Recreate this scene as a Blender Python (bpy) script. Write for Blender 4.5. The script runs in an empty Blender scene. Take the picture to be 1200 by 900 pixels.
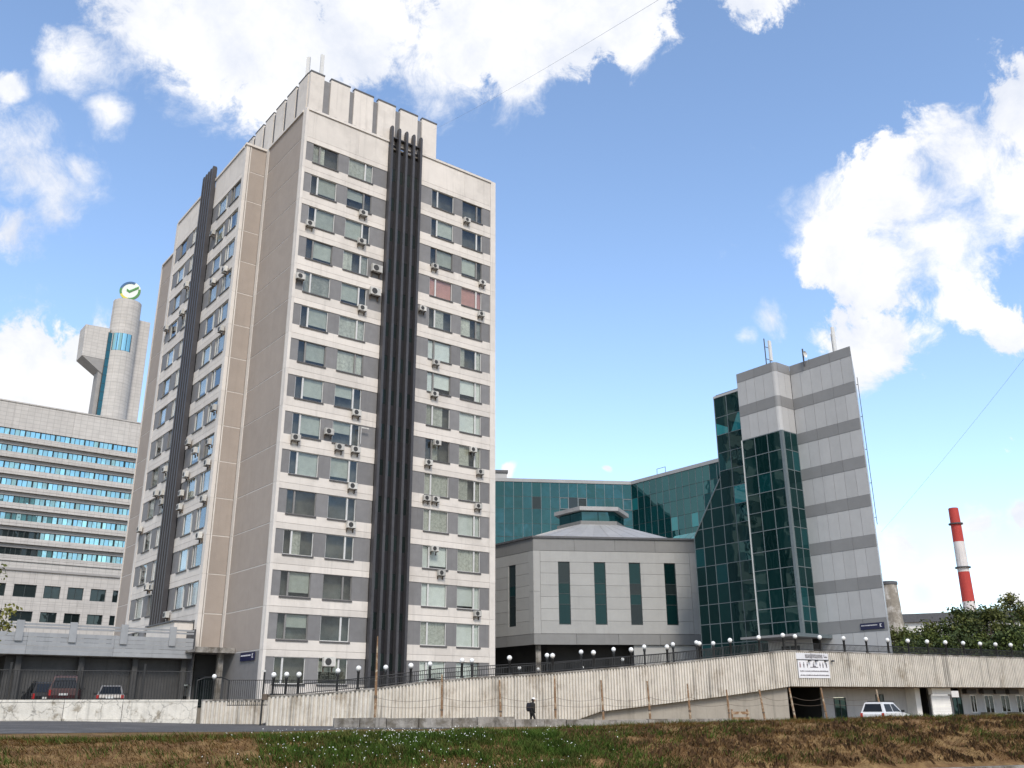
import bpy, bmesh, math, random
from mathutils import Vector, Matrix
random.seed(7)
R = math.radians
scene = bpy.context.scene
col = scene.collection
CZ = 1.75                                   # eye height above the embankment road; heights below are given from the eye

# ---------------------------------------------------------------- camera
PITCH, ROLL = 0.338177, -0.00565375
fw = Vector((0, math.cos(PITCH), math.sin(PITCH))); up0 = Vector((0, -math.sin(PITCH), math.cos(PITCH))); r0 = Vector((1, 0, 0))
cr = r0*math.cos(ROLL) + up0*math.sin(ROLL); cu = up0*math.cos(ROLL) - r0*math.sin(ROLL)
cam = bpy.data.cameras.new('camera'); camo = bpy.data.objects.new('camera', cam); col.objects.link(camo)
m = Matrix((cr, cu, -fw)).transposed().to_4x4(); m.translation = (0, 0, CZ); camo.matrix_world = m
cam.sensor_width = 36; cam.lens = 32.457; cam.clip_start = .2; cam.clip_end = 6000
scene.camera = camo

# ---------------------------------------------------------------- light
SUN_AZ, SUN_EL = 168, 44                    # degrees clockwise from +Y, degrees above the horizon
sun = bpy.data.lights.new('sun', 'SUN'); sun.energy = 1.6; sun.angle = R(14); sun.color = (1, .93, .83)
suno = bpy.data.objects.new('sun', sun); col.objects.link(suno)
sd = Vector((math.sin(R(SUN_AZ))*math.cos(R(SUN_EL)), math.cos(R(SUN_AZ))*math.cos(R(SUN_EL)), math.sin(R(SUN_EL))))
suno.rotation_euler = sd.to_track_quat('Z', 'Y').to_euler(); suno.location = (0, -50, 120)
scene.view_settings.view_transform = 'Standard'; scene.view_settings.look = 'None'
scene.view_settings.exposure = 0.88; scene.view_settings.gamma = 1; scene.view_settings.use_curve_mapping = False

# ---------------------------------------------------------------- sky with cumulus
CLOUDS = [(-26.5, 38.0, 3.2), (-21.5, 37.9, 3.9), (-16.1, 37.6, 4.3), (-10.8, 40.3, 4.6), (-4.4, 39.4, 3.5), (0.1, 37.0, 2.1), (-29.6, 35.0, 1.9), (2.8, 40.5, 3.4), (8.0, 41.2, 2.9), (18.5, 40.9, 1.9), (8.7, 38.8, 1.1), (-32.0, 28.9, 3.1), (-29.9, 27.8, 2.2), (-31.6, 25.5, 2.0), (-28.5, 29.7, 0.9), (-33.0, 32.7, 1.0), (-26.6, 32.9, 1.1), (-29.0, 18.0, 3.9), (-26.7, 19.9, 2.3), (-29.8, 15.3, 3.2), (-26.9, 16.3, 2.8), (32.9, 31.1, 2.4), (29.6, 29.2, 2.9), (25.9, 27.9, 2.9), (21.9, 26.9, 2.4), (32.0, 27.2, 3.1), (27.8, 24.9, 2.9), (24.7, 23.5, 2.4), (23.4, 20.2, 2.6), (21.5, 18.5, 1.6), (28.2, 21.9, 1.7), (29.9, 19.9, 1.4), (16.8, 22.4, 1.1), (15.1, 21.3, 0.7), (23.0, 8.6, 1.35), (26.1, 9.3, 1.35), (28.8, 9.2, 1.0), (23.6, 5.8, 1.2), (28.0, 5.9, 1.2), (21.5, 4.9, 1.3), (-0.5, 14.3, 0.45), (6.0, 13.7, 0.25)]
world = bpy.data.worlds.new('World'); scene.world = world; world.use_nodes = True
nt = world.node_tree; nt.nodes.clear()
def N(tree, t, **kw):
    n = tree.nodes.new(t)
    for k, v in kw.items():
        if k.startswith('i_'):
            key = k[2:]; n.inputs[int(key) if key.isdigit() else key].default_value = v
        else: setattr(n, k, v)
    return n
def math_(tree, op, a, b=None, clamp=False):
    n = tree.nodes.new('ShaderNodeMath'); n.operation = op; n.use_clamp = clamp
    for i, s in enumerate((a, b)):
        if s is None: continue
        if hasattr(s, 'links'): tree.links.new(s, n.inputs[i])
        else: n.inputs[i].default_value = s
    return n.outputs[0]
def smooth(tree, v, a, b, lo=0, hi=1, kind='SMOOTHSTEP'):
    n = tree.nodes.new('ShaderNodeMapRange'); n.interpolation_type = kind
    tree.links.new(v, n.inputs[0])
    for i, s in zip((1, 2, 3, 4), (a, b, lo, hi)): n.inputs[i].default_value = s
    return n.outputs[0]
L = nt.links.new
sky = N(nt, 'ShaderNodeTexSky', sky_type='NISHITA', sun_disc=False, sun_elevation=R(SUN_EL), sun_rotation=R(SUN_AZ), altitude=100, air_density=1.0, dust_density=0.6, ozone_density=1.6)
tc = N(nt, 'ShaderNodeTexCoord'); D = tc.outputs['Generated']
wob = N(nt, 'ShaderNodeTexNoise', i_Scale=9.0, i_Detail=3.0); L(D, wob.inputs['Vector'])
wv = N(nt, 'ShaderNodeVectorMath', operation='SUBTRACT'); L(wob.outputs['Color'], wv.inputs[0]); wv.inputs[1].default_value = (.5, .5, .5)
ws = N(nt, 'ShaderNodeVectorMath', operation='SCALE'); L(wv.outputs[0], ws.inputs[0]); ws.inputs['Scale'].default_value = .07
wd = N(nt, 'ShaderNodeVectorMath', operation='ADD'); L(D, wd.inputs[0]); L(ws.outputs[0], wd.inputs[1]); DW = wd.outputs[0]
blob = None
for az, el, r in CLOUDS:
    c = (math.sin(R(az))*math.cos(R(el)), math.cos(R(az))*math.cos(R(el)), math.sin(R(el)))
    dn = N(nt, 'ShaderNodeVectorMath', operation='DISTANCE'); L(DW, dn.inputs[0]); dn.inputs[1].default_value = c
    v = smooth(nt, dn.outputs['Value'], 0, R(r)*1.85, 1, 0, 'LINEAR')
    blob = v if blob is None else math_(nt, 'MAXIMUM', blob, v)
n1 = N(nt, 'ShaderNodeTexNoise', i_Scale=9.0, i_Detail=13.0, i_Roughness=.64, i_Lacunarity=2.2); L(DW, n1.inputs['Vector'])
val = math_(nt, 'ADD', math_(nt, 'ADD', blob, .07), math_(nt, 'MULTIPLY', math_(nt, 'SUBTRACT', n1.outputs[0], .5), 2.1))
nw = N(nt, 'ShaderNodeTexNoise', i_Scale=5.0, i_Detail=2.0); L(D, nw.inputs['Vector'])
wid = smooth(nt, nw.outputs[0], .38, .62, .16, .75)          # edges crisp in places, wispy in others
inmask = smooth(nt, math_(nt, 'DIVIDE', math_(nt, 'SUBTRACT', val, .36), wid), 0, 1)
ng = N(nt, 'ShaderNodeTexNoise', i_Scale=2.6, i_Detail=9.0, i_Roughness=.6); L(D, ng.inputs['Vector'])   # the same broken cumulus over the rest of the sky
dc = N(nt, 'ShaderNodeVectorMath', operation='DOT_PRODUCT'); L(D, dc.inputs[0]); dc.inputs[1].default_value = (0, math.cos(R(22)), math.sin(R(22)))
out = smooth(nt, dc.outputs['Value'], math.cos(R(40)), math.cos(R(50)))
gm = math_(nt, 'MULTIPLY', smooth(nt, ng.outputs[0], .47, .60), out)
mask = math_(nt, 'MAXIMUM', inmask, gm)
n2 = N(nt, 'ShaderNodeTexNoise', i_Scale=8.0, i_Detail=6.0, i_Roughness=.55); L(D, n2.inputs['Vector'])
thick = math_(nt, 'ADD', math_(nt, 'MULTIPLY', n2.outputs[0], .55), math_(nt, 'MULTIPLY', n1.outputs[0], .45))
cc = N(nt, 'ShaderNodeValToRGB'); L(thick, cc.inputs[0])
cc.color_ramp.elements[0].position = .38; cc.color_ramp.elements[0].color = (2.75, 2.95, 3.4, 1)
cc.color_ramp.elements[1].position = .57; cc.color_ramp.elements[1].color = (3.95, 3.95, 4.0, 1)
mx = N(nt, 'ShaderNodeMix', data_type='RGBA'); L(mask, mx.inputs[0]); L(sky.outputs[0], mx.inputs[6]); L(cc.outputs[0], mx.inputs[7])
bg = N(nt, 'ShaderNodeBackground'); bg.inputs['Strength'].default_value = .15; L(mx.outputs[2], bg.inputs['Color'])
wo = N(nt, 'ShaderNodeOutputWorld'); L(bg.outputs[0], wo.inputs[0])

# ---------------------------------------------------------------- materials
MAT = {}
def mat(name, c, *a, tiles=None, cracks=None, **k):
    m = mat_(name, c, *a, **k)
    if tiles or cracks: overlay(m, tiles, cracks)
    return m
def overlay(m, tiles, cracks):
    t = m.node_tree; b = t.nodes['Principled BSDF']; src = b.inputs['Base Color'].links[0].from_socket
    g = N(t, 'ShaderNodeNewGeometry'); P = g.outputs['Position']
    if tiles:                                # thin joints of stone cladding too far off to build
        d = N(t, 'ShaderNodeVectorMath', operation='DOT_PRODUCT'); t.links.new(P, d.inputs[0]); d.inputs[1].default_value = (math.cos(R(37.783)), math.sin(R(37.783)), 0)
        sp = N(t, 'ShaderNodeSeparateXYZ'); t.links.new(P, sp.inputs[0]); cb = N(t, 'ShaderNodeCombineXYZ'); t.links.new(d.outputs['Value'], cb.inputs[0]); t.links.new(sp.outputs[2], cb.inputs[1])
        bk = N(t, 'ShaderNodeTexBrick', offset=0.0); t.links.new(cb.outputs[0], bk.inputs['Vector'])
        for k_, v_ in (('Color1', (1, 1, 1, 1)), ('Color2', (.93, .93, .93, 1)), ('Mortar', (.74, .74, .74, 1)), ('Scale', 1.0), ('Mortar Size', .05), ('Mortar Smooth', .3), ('Brick Width', tiles[0]), ('Row Height', tiles[1])): bk.inputs[k_].default_value = v_
        fac = bk.outputs['Color']
    else:
        nz = N(t, 'ShaderNodeTexNoise', i_Scale=1.6, i_Detail=4.0); t.links.new(P, nz.inputs['Vector']); ad = N(t, 'ShaderNodeVectorMath', operation='MULTIPLY_ADD'); t.links.new(nz.outputs['Color'], ad.inputs[0]); ad.inputs[1].default_value = (.8, .8, .8); t.links.new(P, ad.inputs[2])
        vo = N(t, 'ShaderNodeTexVoronoi', feature='DISTANCE_TO_EDGE', i_Scale=cracks); t.links.new(ad.outputs[0], vo.inputs['Vector'])
        fac = smooth(t, vo.outputs['Distance'], .0, .022, .5, 1.0, 'LINEAR')
    mu = N(t, 'ShaderNodeMix', data_type='RGBA', blend_type='MULTIPLY'); mu.inputs[0].default_value = 1; t.links.new(src, mu.inputs[6]); t.links.new(fac, mu.inputs[7]); t.links.new(mu.outputs[2], b.inputs['Base Color'])
def mat_(name, c, rough=.7, var=.12, scale=1.2, streak=0., bump=0., metal=0., spec=.4, obj_var=.06, c2=None, c2_scale=.5, c2_lo=.48, c2_hi=.62, bscale=None):
    """weathered surface: fine mottling, optional vertical rain streaks, optional second colour in patches, small change from piece to piece"""
    m = bpy.data.materials.new(name); m.use_nodes = True; t = m.node_tree; b = t.nodes['Principled BSDF']
    g = N(t, 'ShaderNodeNewGeometry'); P = g.outputs['Position']
    nz = N(t, 'ShaderNodeTexNoise', i_Scale=scale, i_Detail=6.0, i_Roughness=.65); t.links.new(P, nz.inputs['Vector'])
    base = N(t, 'ShaderNodeRGB'); base.outputs[0].default_value = (*c, 1); cur = base.outputs[0]
    if c2:
        n3 = N(t, 'ShaderNodeTexNoise', i_Scale=c2_scale, i_Detail=8.0, i_Roughness=.7); t.links.new(P, n3.inputs['Vector'])
        f = smooth(t, n3.outputs[0], c2_lo, c2_hi)
        k = N(t, 'ShaderNodeMix', data_type='RGBA'); t.links.new(f, k.inputs[0]); t.links.new(cur, k.inputs[6]); k.inputs[7].default_value = (*c2, 1); cur = k.outputs[2]
    f = smooth(t, nz.outputs[0], .3, .7, 1-var, 1+var, 'LINEAR')
    if obj_var:
        oi = N(t, 'ShaderNodeObjectInfo'); f = math_(t, 'MULTIPLY', f, smooth(t, oi.outputs['Random'], 0, 1, 1-obj_var, 1+obj_var, 'LINEAR'))
    if streak:
        mp = N(t, 'ShaderNodeMapping'); mp.inputs['Scale'].default_value = (2.6, 2.6, .12); t.links.new(P, mp.inputs[0])
        ns = N(t, 'ShaderNodeTexNoise', i_Scale=1.0, i_Detail=7.0, i_Roughness=.7); t.links.new(mp.outputs[0], ns.inputs['Vector'])
        f = math_(t, 'MULTIPLY', f, smooth(t, ns.outputs[0], .5, .72, 1, 1-streak))
    k = N(t, 'ShaderNodeVectorMath', operation='SCALE'); t.links.new(cur, k.inputs[0]); t.links.new(f, k.inputs['Scale'])
    t.links.new(k.outputs[0], b.inputs['Base Color'])
    b.inputs['Roughness'].default_value = rough; b.inputs['Metallic'].default_value = metal; b.inputs['Specular IOR Level'].default_value = spec
    if bump:
        nb = N(t, 'ShaderNodeTexNoise', i_Scale=bscale or scale*6, i_Detail=6.0); t.links.new(P, nb.inputs['Vector'])
        bp = N(t, 'ShaderNodeBump'); bp.inputs['Strength'].default_value = bump; bp.inputs['Distance'].default_value = .05
        t.links.new(nb.outputs[0], bp.inputs['Height']); t.links.new(bp.outputs[0], b.inputs['Normal'])
    MAT[name] = m; return m
def glass(name, tint=(.72, .76, .74), refl=(.95, .97, 1), lo=.06, hi=.85, opaque=None, rough=.01, wav=.004):
    """window glass: mirror share grows at grazing angles; tinted body, either see-through or dark coated"""
    m = bpy.data.materials.new(name); m.use_nodes = True; t = m.node_tree; t.nodes.clear()
    gi = N(t, 'ShaderNodeNewGeometry'); dt = N(t, 'ShaderNodeVectorMath', operation='DOT_PRODUCT'); t.links.new(gi.outputs['Incoming'], dt.inputs[0]); t.links.new(gi.outputs['Normal'], dt.inputs[1])
    f = smooth(t, math_(t, 'POWER', math_(t, 'SUBTRACT', 1, math_(t, 'ABSOLUTE', dt.outputs['Value'])), 4.0), 0, 1, lo, hi, 'LINEAR')
    gl = N(t, 'ShaderNodeBsdfGlossy'); gl.inputs['Color'].default_value = (*refl, 1); gl.inputs['Roughness'].default_value = rough
    g = N(t, 'ShaderNodeNewGeometry'); nz = N(t, 'ShaderNodeTexNoise', i_Scale=.8, i_Detail=1.0); t.links.new(g.outputs['Position'], nz.inputs['Vector'])
    bp = N(t, 'ShaderNodeBump'); bp.inputs['Strength'].default_value = .35; bp.inputs['Distance'].default_value = wav*4; t.links.new(nz.outputs[0], bp.inputs['Height']); t.links.new(bp.outputs[0], gl.inputs['Normal'])
    if opaque:
        bd = N(t, 'ShaderNodeBsdfDiffuse'); oi = N(t, 'ShaderNodeObjectInfo')
        k = N(t, 'ShaderNodeVectorMath', operation='SCALE'); k.inputs[0].default_value = opaque
        t.links.new(smooth(t, oi.outputs['Random'], 0, 1, .7, 1.3, 'LINEAR'), k.inputs['Scale']); t.links.new(k.outputs[0], bd.inputs['Color'])
    else:
        bd = N(t, 'ShaderNodeBsdfTransparent'); bd.inputs['Color'].default_value = (*tint, 1)
    mx = N(t, 'ShaderNodeMixShader'); t.links.new(f, mx.inputs[0]); t.links.new(bd.outputs[0], mx.inputs[1]); t.links.new(gl.outputs[0], mx.inputs[2])
    o = N(t, 'ShaderNodeOutputMaterial'); t.links.new(mx.outputs[0], o.inputs[0]); MAT[name] = m; return m
mat('white_panel', (.645, .59, .53), .75, .05, .9, .13, .12, c2=(.58, .53, .475), c2_scale=.25)
mat('white_trim', (.63, .58, .525), .7, .06, 1.5, .12)
mat('grey_panel', (.185, .178, .175), .6, .10, 1.4, .12, .05, obj_var=.10)
mat('taupe_panel', (.335, .283, .242), .85, .06, .8, .07, .25, bscale=14, obj_var=.04)
mat('dark_fin', (.055, .052, .055), .45, .15, 2, .1)
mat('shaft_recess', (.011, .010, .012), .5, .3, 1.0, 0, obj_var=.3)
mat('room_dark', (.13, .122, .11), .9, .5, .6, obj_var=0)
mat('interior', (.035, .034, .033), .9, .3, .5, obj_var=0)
mat('frame_white', (.55, .54, .52), .5, .08, 3)
mat('frame_grey', (.20, .19, .18), .5, .08, 3)
mat('sill', (.085, .08, .078), .55, .1, 3)
mat('blind_white', (.74, .74, .72), .8, .08, 2, obj_var=.15)
mat('blind_green', (.50, .50, .455), .8, .12, 2, obj_var=.2)
mat('curtain', (.50, .48, .43), .9, .3, 5, .3, obj_var=.3)
mat('blind_pink', (.58, .30, .28), .9, .1, 2)
mat('cap_dark', (.09, .09, .095), .6, .2, 3)
mat('ac_white', (.50, .48, .44), .5, .15, 4, .2, obj_var=.2)
mat('ac_dark', (.04, .038, .036), .6, .2, 6)
mat('rust_metal', (.10, .075, .055), .7, .3, 8)
glass('window_glass', lo=.035, hi=.85, tint=(.86, .88, .86))
glass('car_glass', opaque=(.01, .011, .012), refl=(.8, .85, .9), lo=.03, hi=.35)
glass('teal_glass', opaque=(.003, .032, .034), refl=(.30, .60, .63), lo=.15, hi=.80, wav=.006)
glass('teal_dark', opaque=(.004, .020, .020), refl=(.42, .66, .66), lo=.07, hi=.75, wav=.006)
glass('teal_bright', opaque=(.015, .15, .16), refl=(.5, .8, .82), lo=.10, hi=.7)
glass('cyan_glass', opaque=(.035, .17, .18), refl=(.58, .86, .88), lo=.50, hi=.95, wav=.012)
glass('dark_glass', opaque=(.012, .018, .018), refl=(.8, .9, .9), lo=.05, hi=.8)
mat('mullion', (.16, .19, .20), .4, .1, 3, metal=.3)
mat('mullion_dark', (.045, .055, .055), .45, .1, 3, metal=.2)
mat('clad_light', (.42, .415, .41), .45, .05, 1, .05, obj_var=.05)
mat('clad_dark', (.225, .222, .22), .45, .05, 1, .05, obj_var=.05)
mat('clad_joint', (.05, .05, .05), .8, .1, 2, obj_var=0)
mat('hex_panel', (.34, .335, .32), .5, .05, 1, .08, obj_var=.05)
mat('hex_band', (.20, .197, .19), .5, .06, 1, .08, obj_var=.05)
mat('roof_metal', (.33, .325, .32), .5, .12, .6, obj_var=.04)
mat('stone_bank', (.50, .47, .435), .8, .08, .7, .08, .1, obj_var=.05, tiles=(1.25, .8))
mat('stone_dark', (.31, .295, .28), .8, .1, .7)
mat('concrete', (.27, .25, .225), .9, .25, 1.4, .45, .4, c2=(.12, .105, .085), c2_scale=1.1, c2_lo=.42, c2_hi=.62)
mat('concrete_white', (.60, .565, .50), .9, .12, 2.2, .3, .4, c2=(.30, .265, .21), c2_scale=1.3, c2_lo=.52, c2_hi=.66, cracks=.8)
mat('ribbed_paint', (.58, .535, .465), .85, .12, 1.6, .55, .3, c2=(.36, .31, .245), c2_scale=.6, c2_lo=.5, c2_hi=.72, obj_var=.05)
mat('beige_wall', (.30, .27, .225), .9, .12, .8, .25, .2)
mat('garage_wall', (.42, .41, .40), .85, .1, 1, .2)
mat('shutter_white', (.74, .72, .68), .7, .06, 2, .1)
mat('fascia_metal', (.30, .305, .31), .5, .08, 1.2, .14, metal=.1, obj_var=.06)
mat('yard_wall', (.060, .058, .056), .8, .2, 1.0, .3)
mat('black_iron', (.018, .018, .018), .5, .1, 5)
mat('globe_white', (.80, .79, .76), .25, .03, 4, spec=.5)
mat('rusty_post', (.22, .13, .07), .9, .3, 6, .2, c2=(.36, .30, .22), c2_scale=3)
mat('asphalt', (.078, .073, .070), .95, .18, 3, 0, .4, c2=(.12, .112, .105), c2_scale=.4, obj_var=0)
mat('paving', (.20, .19, .18), .95, .15, 1.5, 0, .3, obj_var=0)
mat('soil', (.140, .080, .038), 1, .3, 2.5, 0, .8, c2=(.225, .145, .066), c2_scale=1.1, c2_lo=.42, c2_hi=.6, obj_var=0, spec=.1)
mat('blue_sign', (.012, .014, .05), .35, .1, 4)
mat('sign_white', (.66, .65, .66), .6, .06, 3, .1)
mat('ink', (.11, .10, .11), .8, .2, 9)
mat('ink_red', (.22, .12, .13), .8, .2, 9)
mat('chimney_red', (.42, .045, .035), .7, .12, .4, .25, obj_var=0)
mat('chimney_white', (.60, .56, .54), .7, .1, .4, .3, obj_var=0)
mat('old_concrete', (.25, .22, .18), .95, .25, .7, .4, .4, c2=(.42, .39, .35), c2_scale=.35, c2_lo=.5, c2_hi=.62, obj_var=0)
mat('bark', (.09, .07, .05), .95, .3, 4, 0, .5)
mat('antenna_white', (.60, .59, .57), .5, .05, 3)
mat('steel_dark', (.06, .06, .065), .5, .2, 4)
mat('car_maroon', (.045, .012, .014), .45, .05, 1, spec=.25, obj_var=0)
mat('car_black', (.015, .015, .017), .45, .05, 1, spec=.25, obj_var=0)
mat('car_silver', (.20, .19, .18), .45, .05, 1, metal=.3, obj_var=0)
mat('car_white', (.62, .62, .62), .3, .05, 1, spec=.5, obj_var=0)
mat('car_trim', (.02, .02, .02), .6, .1, 3)
mat('tyre', (.02, .02, .02), .9, .2, 6)
mat('rim', (.35, .35, .36), .35, .1, 3, metal=.6)
mat('lamp_red', (.35, .02, .02), .25, .1, 3)
mat('plate', (.6, .6, .58), .5, .05, 3)
mat('cloth_dark', (.014, .014, .02), .95, .3, 8)
mat('cloth_black', (.02, .019, .018), .95, .3, 8)
mat('skin', (.42, .26, .19), .6, .08, 6)
mat('cap_white', (.75, .73, .70), .8, .08, 6)
mat('logo_green', (.06, .22, .05), .5, .05, 2); mat('logo_yellow', (.55, .48, .06), .5, .05, 2); mat('logo_blue', (.03, .10, .22), .5, .05, 2); mat('logo_disc', (.62, .66, .60), .5, .05, 2)
for nm, c in (('leaf_green', (.085, .110, .024)), ('leaf_dark', (.045, .064, .018)), ('leaf_yellow', (.15, .145, .034)), ('leaf_olive', (.095, .105, .026))):
    mat(nm, c, .7, .45, .9, 0, 0, obj_var=.1, spec=.3)
mat('grass_dry', (.285, .180, .072), .95, .4, 1.5, obj_var=0, spec=.1, c2=(.15, .10, .045), c2_scale=1.3)
mat('grass_green', (.072, .125, .022), .9, .5, 1.7, obj_var=0, spec=.15, c2=(.15, .15, .045), c2_scale=1.3)
mat('flower_white', (.68, .68, .64), .8, .1, 5, obj_var=0)

# ---------------------------------------------------------------- helpers
ABS = {}; TURN = {}                                  # each object's place in the frame of its top-level thing
def tag(o, label=None, cat=None, group=None, kind=None):
    for k, v in (('label', label), ('category', cat), ('group', group), ('kind', kind)):
        if v: o[k] = v
    return o
def make_mesh(name, verts, faces, material=None, smooth_=False):
    me = bpy.data.meshes.new(name); me.from_pydata([tuple(v) for v in verts], [], faces); me.update()
    if material: me.materials.append(MAT[material])
    if smooth_:
        for p in me.polygons: p.use_smooth = True
    return me
def place(name, me, parent=None, loc=(0, 0, 0), rot=(0, 0, 0)):
    """loc is in the frame of the thing (or of the world for a top-level object)"""
    o = bpy.data.objects.new(name, me); col.objects.link(o)
    base, pr = (ABS.get(parent.name, Vector((0, 0, 0))), TURN.get(parent.name, 0)) if parent else (Vector((0, 0, 0)), 0)
    o.parent = parent; o.location = Matrix.Rotation(-pr, 3, 'Z') @ (Vector(loc) - base); o.rotation_euler = (rot[0], rot[1], rot[2]-pr)
    ABS[o.name] = Vector(loc) if parent else Vector((0, 0, 0)); TURN[o.name] = rot[2] if parent else 0
    return o
def thing(name, x, y, z, rotz=0, label=None, cat=None, group=None):
    """an Empty at the thing's base; z from eye level"""
    o = bpy.data.objects.new(name, None); col.objects.link(o); o.location = (x, y, z+CZ); o.rotation_euler = (0, 0, rotz); o.empty_display_size = .5
    ABS[o.name] = Vector((0, 0, 0)); return tag(o, label, cat, group)
QF = [(0, 3, 2, 1), (4, 5, 6, 7), (0, 1, 5, 4), (1, 2, 6, 5), (2, 3, 7, 6), (3, 0, 4, 7)]
def boxes(bl):
    V, F = [], []
    for (x0, x1, y0, y1, z0, z1) in bl:
        b = len(V); V += [(x0, y0, z0), (x1, y0, z0), (x1, y1, z0), (x0, y1, z0), (x0, y0, z1), (x1, y0, z1), (x1, y1, z1), (x0, y1, z1)]
        F += [tuple(b+i for i in q) for q in QF]
    return V, F
CACHE = {}
def boxmesh(dx, dy, dz, material):
    k = (round(dx, 3), round(dy, 3), round(dz, 3), material)
    if k not in CACHE: CACHE[k] = make_mesh('box', *boxes([(-dx/2, dx/2, -dy/2, dy/2, -dz/2, dz/2)]), material)
    return CACHE[k]
def prism(poly, z0, z1):
    n = len(poly); V = [(x, y, z0) for x, y in poly] + [(x, y, z1) for x, y in poly]
    return V, [tuple(range(n-1, -1, -1)), tuple(range(n, 2*n))] + [(i, (i+1) % n, n+(i+1) % n, n+i) for i in range(n)]
def tube(pts, rad, seg=8, caps=True):
    """round bar through points; rad a number or one radius per point"""
    V, F = [], []; n = len(pts); pts = [Vector(p) for p in pts]; rad = rad if hasattr(rad, '__len__') else [rad]*n
    for i, p in enumerate(pts):
        d = (pts[min(i+1, n-1)]-pts[max(i-1, 0)]).normalized(); a = d.orthogonal().normalized() if i == 0 else (a - d*a.dot(d)).normalized(); b = d.cross(a)
        for k in range(seg):
            t = 2*math.pi*k/seg; V.append(p + (a*math.cos(t)+b*math.sin(t))*rad[i])
    for i in range(n-1):
        for k in range(seg): F.append((i*seg+k, i*seg+(k+1) % seg, (i+1)*seg+(k+1) % seg, (i+1)*seg+k))
    if caps: F += [tuple(range(seg-1, -1, -1)), tuple(range((n-1)*seg, n*seg))]
    return V, F
def join(*ms):
    V, F = [], []
    for v, f in ms:
        b = len(V); V += list(v); F += [tuple(b+i for i in q) for q in f]
    return V, F
def lathe(prof, seg=24, arc=(0, 360)):
    full = abs(arc[1]-arc[0]) >= 360; n = seg if full else seg+1; V, F = [], []
    for r, z in prof:
        for k in range(n):
            t = R(arc[0] + (arc[1]-arc[0])*k/seg); V.append((r*math.cos(t), r*math.sin(t), z))
    for i in range(len(prof)-1):
        for k in range(seg): F.append((i*n+k, i*n+(k+1) % n, (i+1)*n+(k+1) % n, (i+1)*n+k))
    return V, F
class Face:
    """one facade: a runs along it, d goes inwards, z from eye level"""
    def __init__(s, root, zb, ox, oy, ang):
        s.root, s.zb, s.o = root, zb, Vector((ox, oy, 0)); s.a = Vector((math.cos(ang), math.sin(ang), 0)); s.ang = ang; s.d = Vector((-math.sin(ang), math.cos(ang), 0))
    def P(s, a, d, z): return s.o + s.a*a + s.d*d + Vector((0, 0, z-s.zb))
    def box(s, name, material, a0, a1, d0, d1, z0, z1, parent=None, tilt=0, rx=0):
        return place(name, boxmesh(a1-a0, d1-d0, z1-z0, material), parent or s.root, s.P((a0+a1)/2, (d0+d1)/2, (z0+z1)/2), (rx, 0, s.ang+tilt))
    def multi(s, name, material, bl, c, parent=None, key=None):
        """several boxes (relative to c) as one mesh; alike ones share data"""
        k = (name, material, key)
        if key is None or k not in CACHE:
            me = make_mesh(name, *boxes(bl), material)
            if key is not None: CACHE[k] = me
        else: me = CACHE[k]
        return place(name, me, parent or s.root, s.P(*c), (0, 0, s.ang))
    def poly(s, name, material, pts, d0, d1, parent=None):
        """a flat plate with outline pts (a, z) between depths d0 and d1"""
        n = len(pts); V = [s.P(a, d0, z) for a, z in pts] + [s.P(a, d1, z) for a, z in pts]
        F = [tuple(range(n)), tuple(range(2*n-1, n-1, -1))] + [(i, n+i, n+(i+1) % n, (i+1) % n) for i in range(n)]
        c = sum(V, Vector())/len(V)
        return place(name, make_mesh(name, [v-c for v in V], F, material), parent or s.root, c)
ORD = ['ground', 'first', 'second', 'third', 'fourth', 'fifth', 'sixth', 'seventh', 'eighth', 'ninth', 'tenth', 'eleventh', 'twelfth', 'thirteenth', 'fourteenth', 'fifteenth', 'sixteenth', 'seventeenth', 'eighteenth', 'nineteenth', 'twentieth']
YA = R(37.783); HA = R(7.783)               # the two directions the complex is laid out on, thirty degrees apart
# ================================================================ TERRAIN (s runs along the embankment, t across it, away from the camera)
SA = R(20); SC, SS = math.cos(SA), math.sin(SA)
def to_xy(s, t): return s*SC - t*SS, s*SS + t*SC
def to_st(x, y): return x*SC + y*SS, -x*SS + y*SC
def lerp_tab(tab, v):
    if v <= tab[0][0]: return tab[0][1]
    for (a, b), (c, d) in zip(tab, tab[1:]):
        if v <= c:
            k = (v-a)/(c-a); k = k*k*(3-2*k); return b + (d-b)*k
    return tab[-1][1]
from mathutils import noise as mn
def fbm(x, y, f, o=3): return sum(mn.noise(Vector((x*f*2**i, y*f*2**i, 3.1*i)))/2**i for i in range(o))
TOE, CREST = 25.2, 29.6; RZ = -1.9
def ground_z(s, t):
    zc = lerp_tab([(-30, -.86), (-4, -.86), (10.8, -.80), (20.3, -.56), (31.8, -.46), (60, -.4)], s)
    zf = lerp_tab([(-40, -.5), (-8, -.55), (8, -.9), (14, -.97), (30, -1.0), (45, -1.1)], s)
    if t < TOE: return RZ - .02
    if t < CREST:
        k = (t-TOE)/(CREST-TOE); return RZ-.02 + (zc-RZ+.02)*(k**.8)
    return zc + (zf-zc)*min(1, max(0, (t-CREST-3)/14))
def ground(s, t):
    z = ground_z(s, t)
    if TOE-.2 < t < 36:
        w = min(1, (t-TOE+.2)/.6) * (1 if t < 31 else max(0, (36-t)/5))
        z += w*(.10*fbm(s, t, .35) + .07*fbm(s*.9+t*.5, t-s*.35, 1.2, 3) + .05*max(0, fbm(s, t, 2.6, 2)))
    return z
def rng(a, b, st):
    n = max(1, round((b-a)/st)); return [a+(b-a)*i/n for i in range(n)]
ss = rng(-3000, -200, 350)+rng(-200, -30, 12)+rng(-30, -14, 1.2)+rng(-14, 38, .22)+rng(38, 60, 1.2)+rng(60, 200, 12)+rng(200, 3001, 350)
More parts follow.
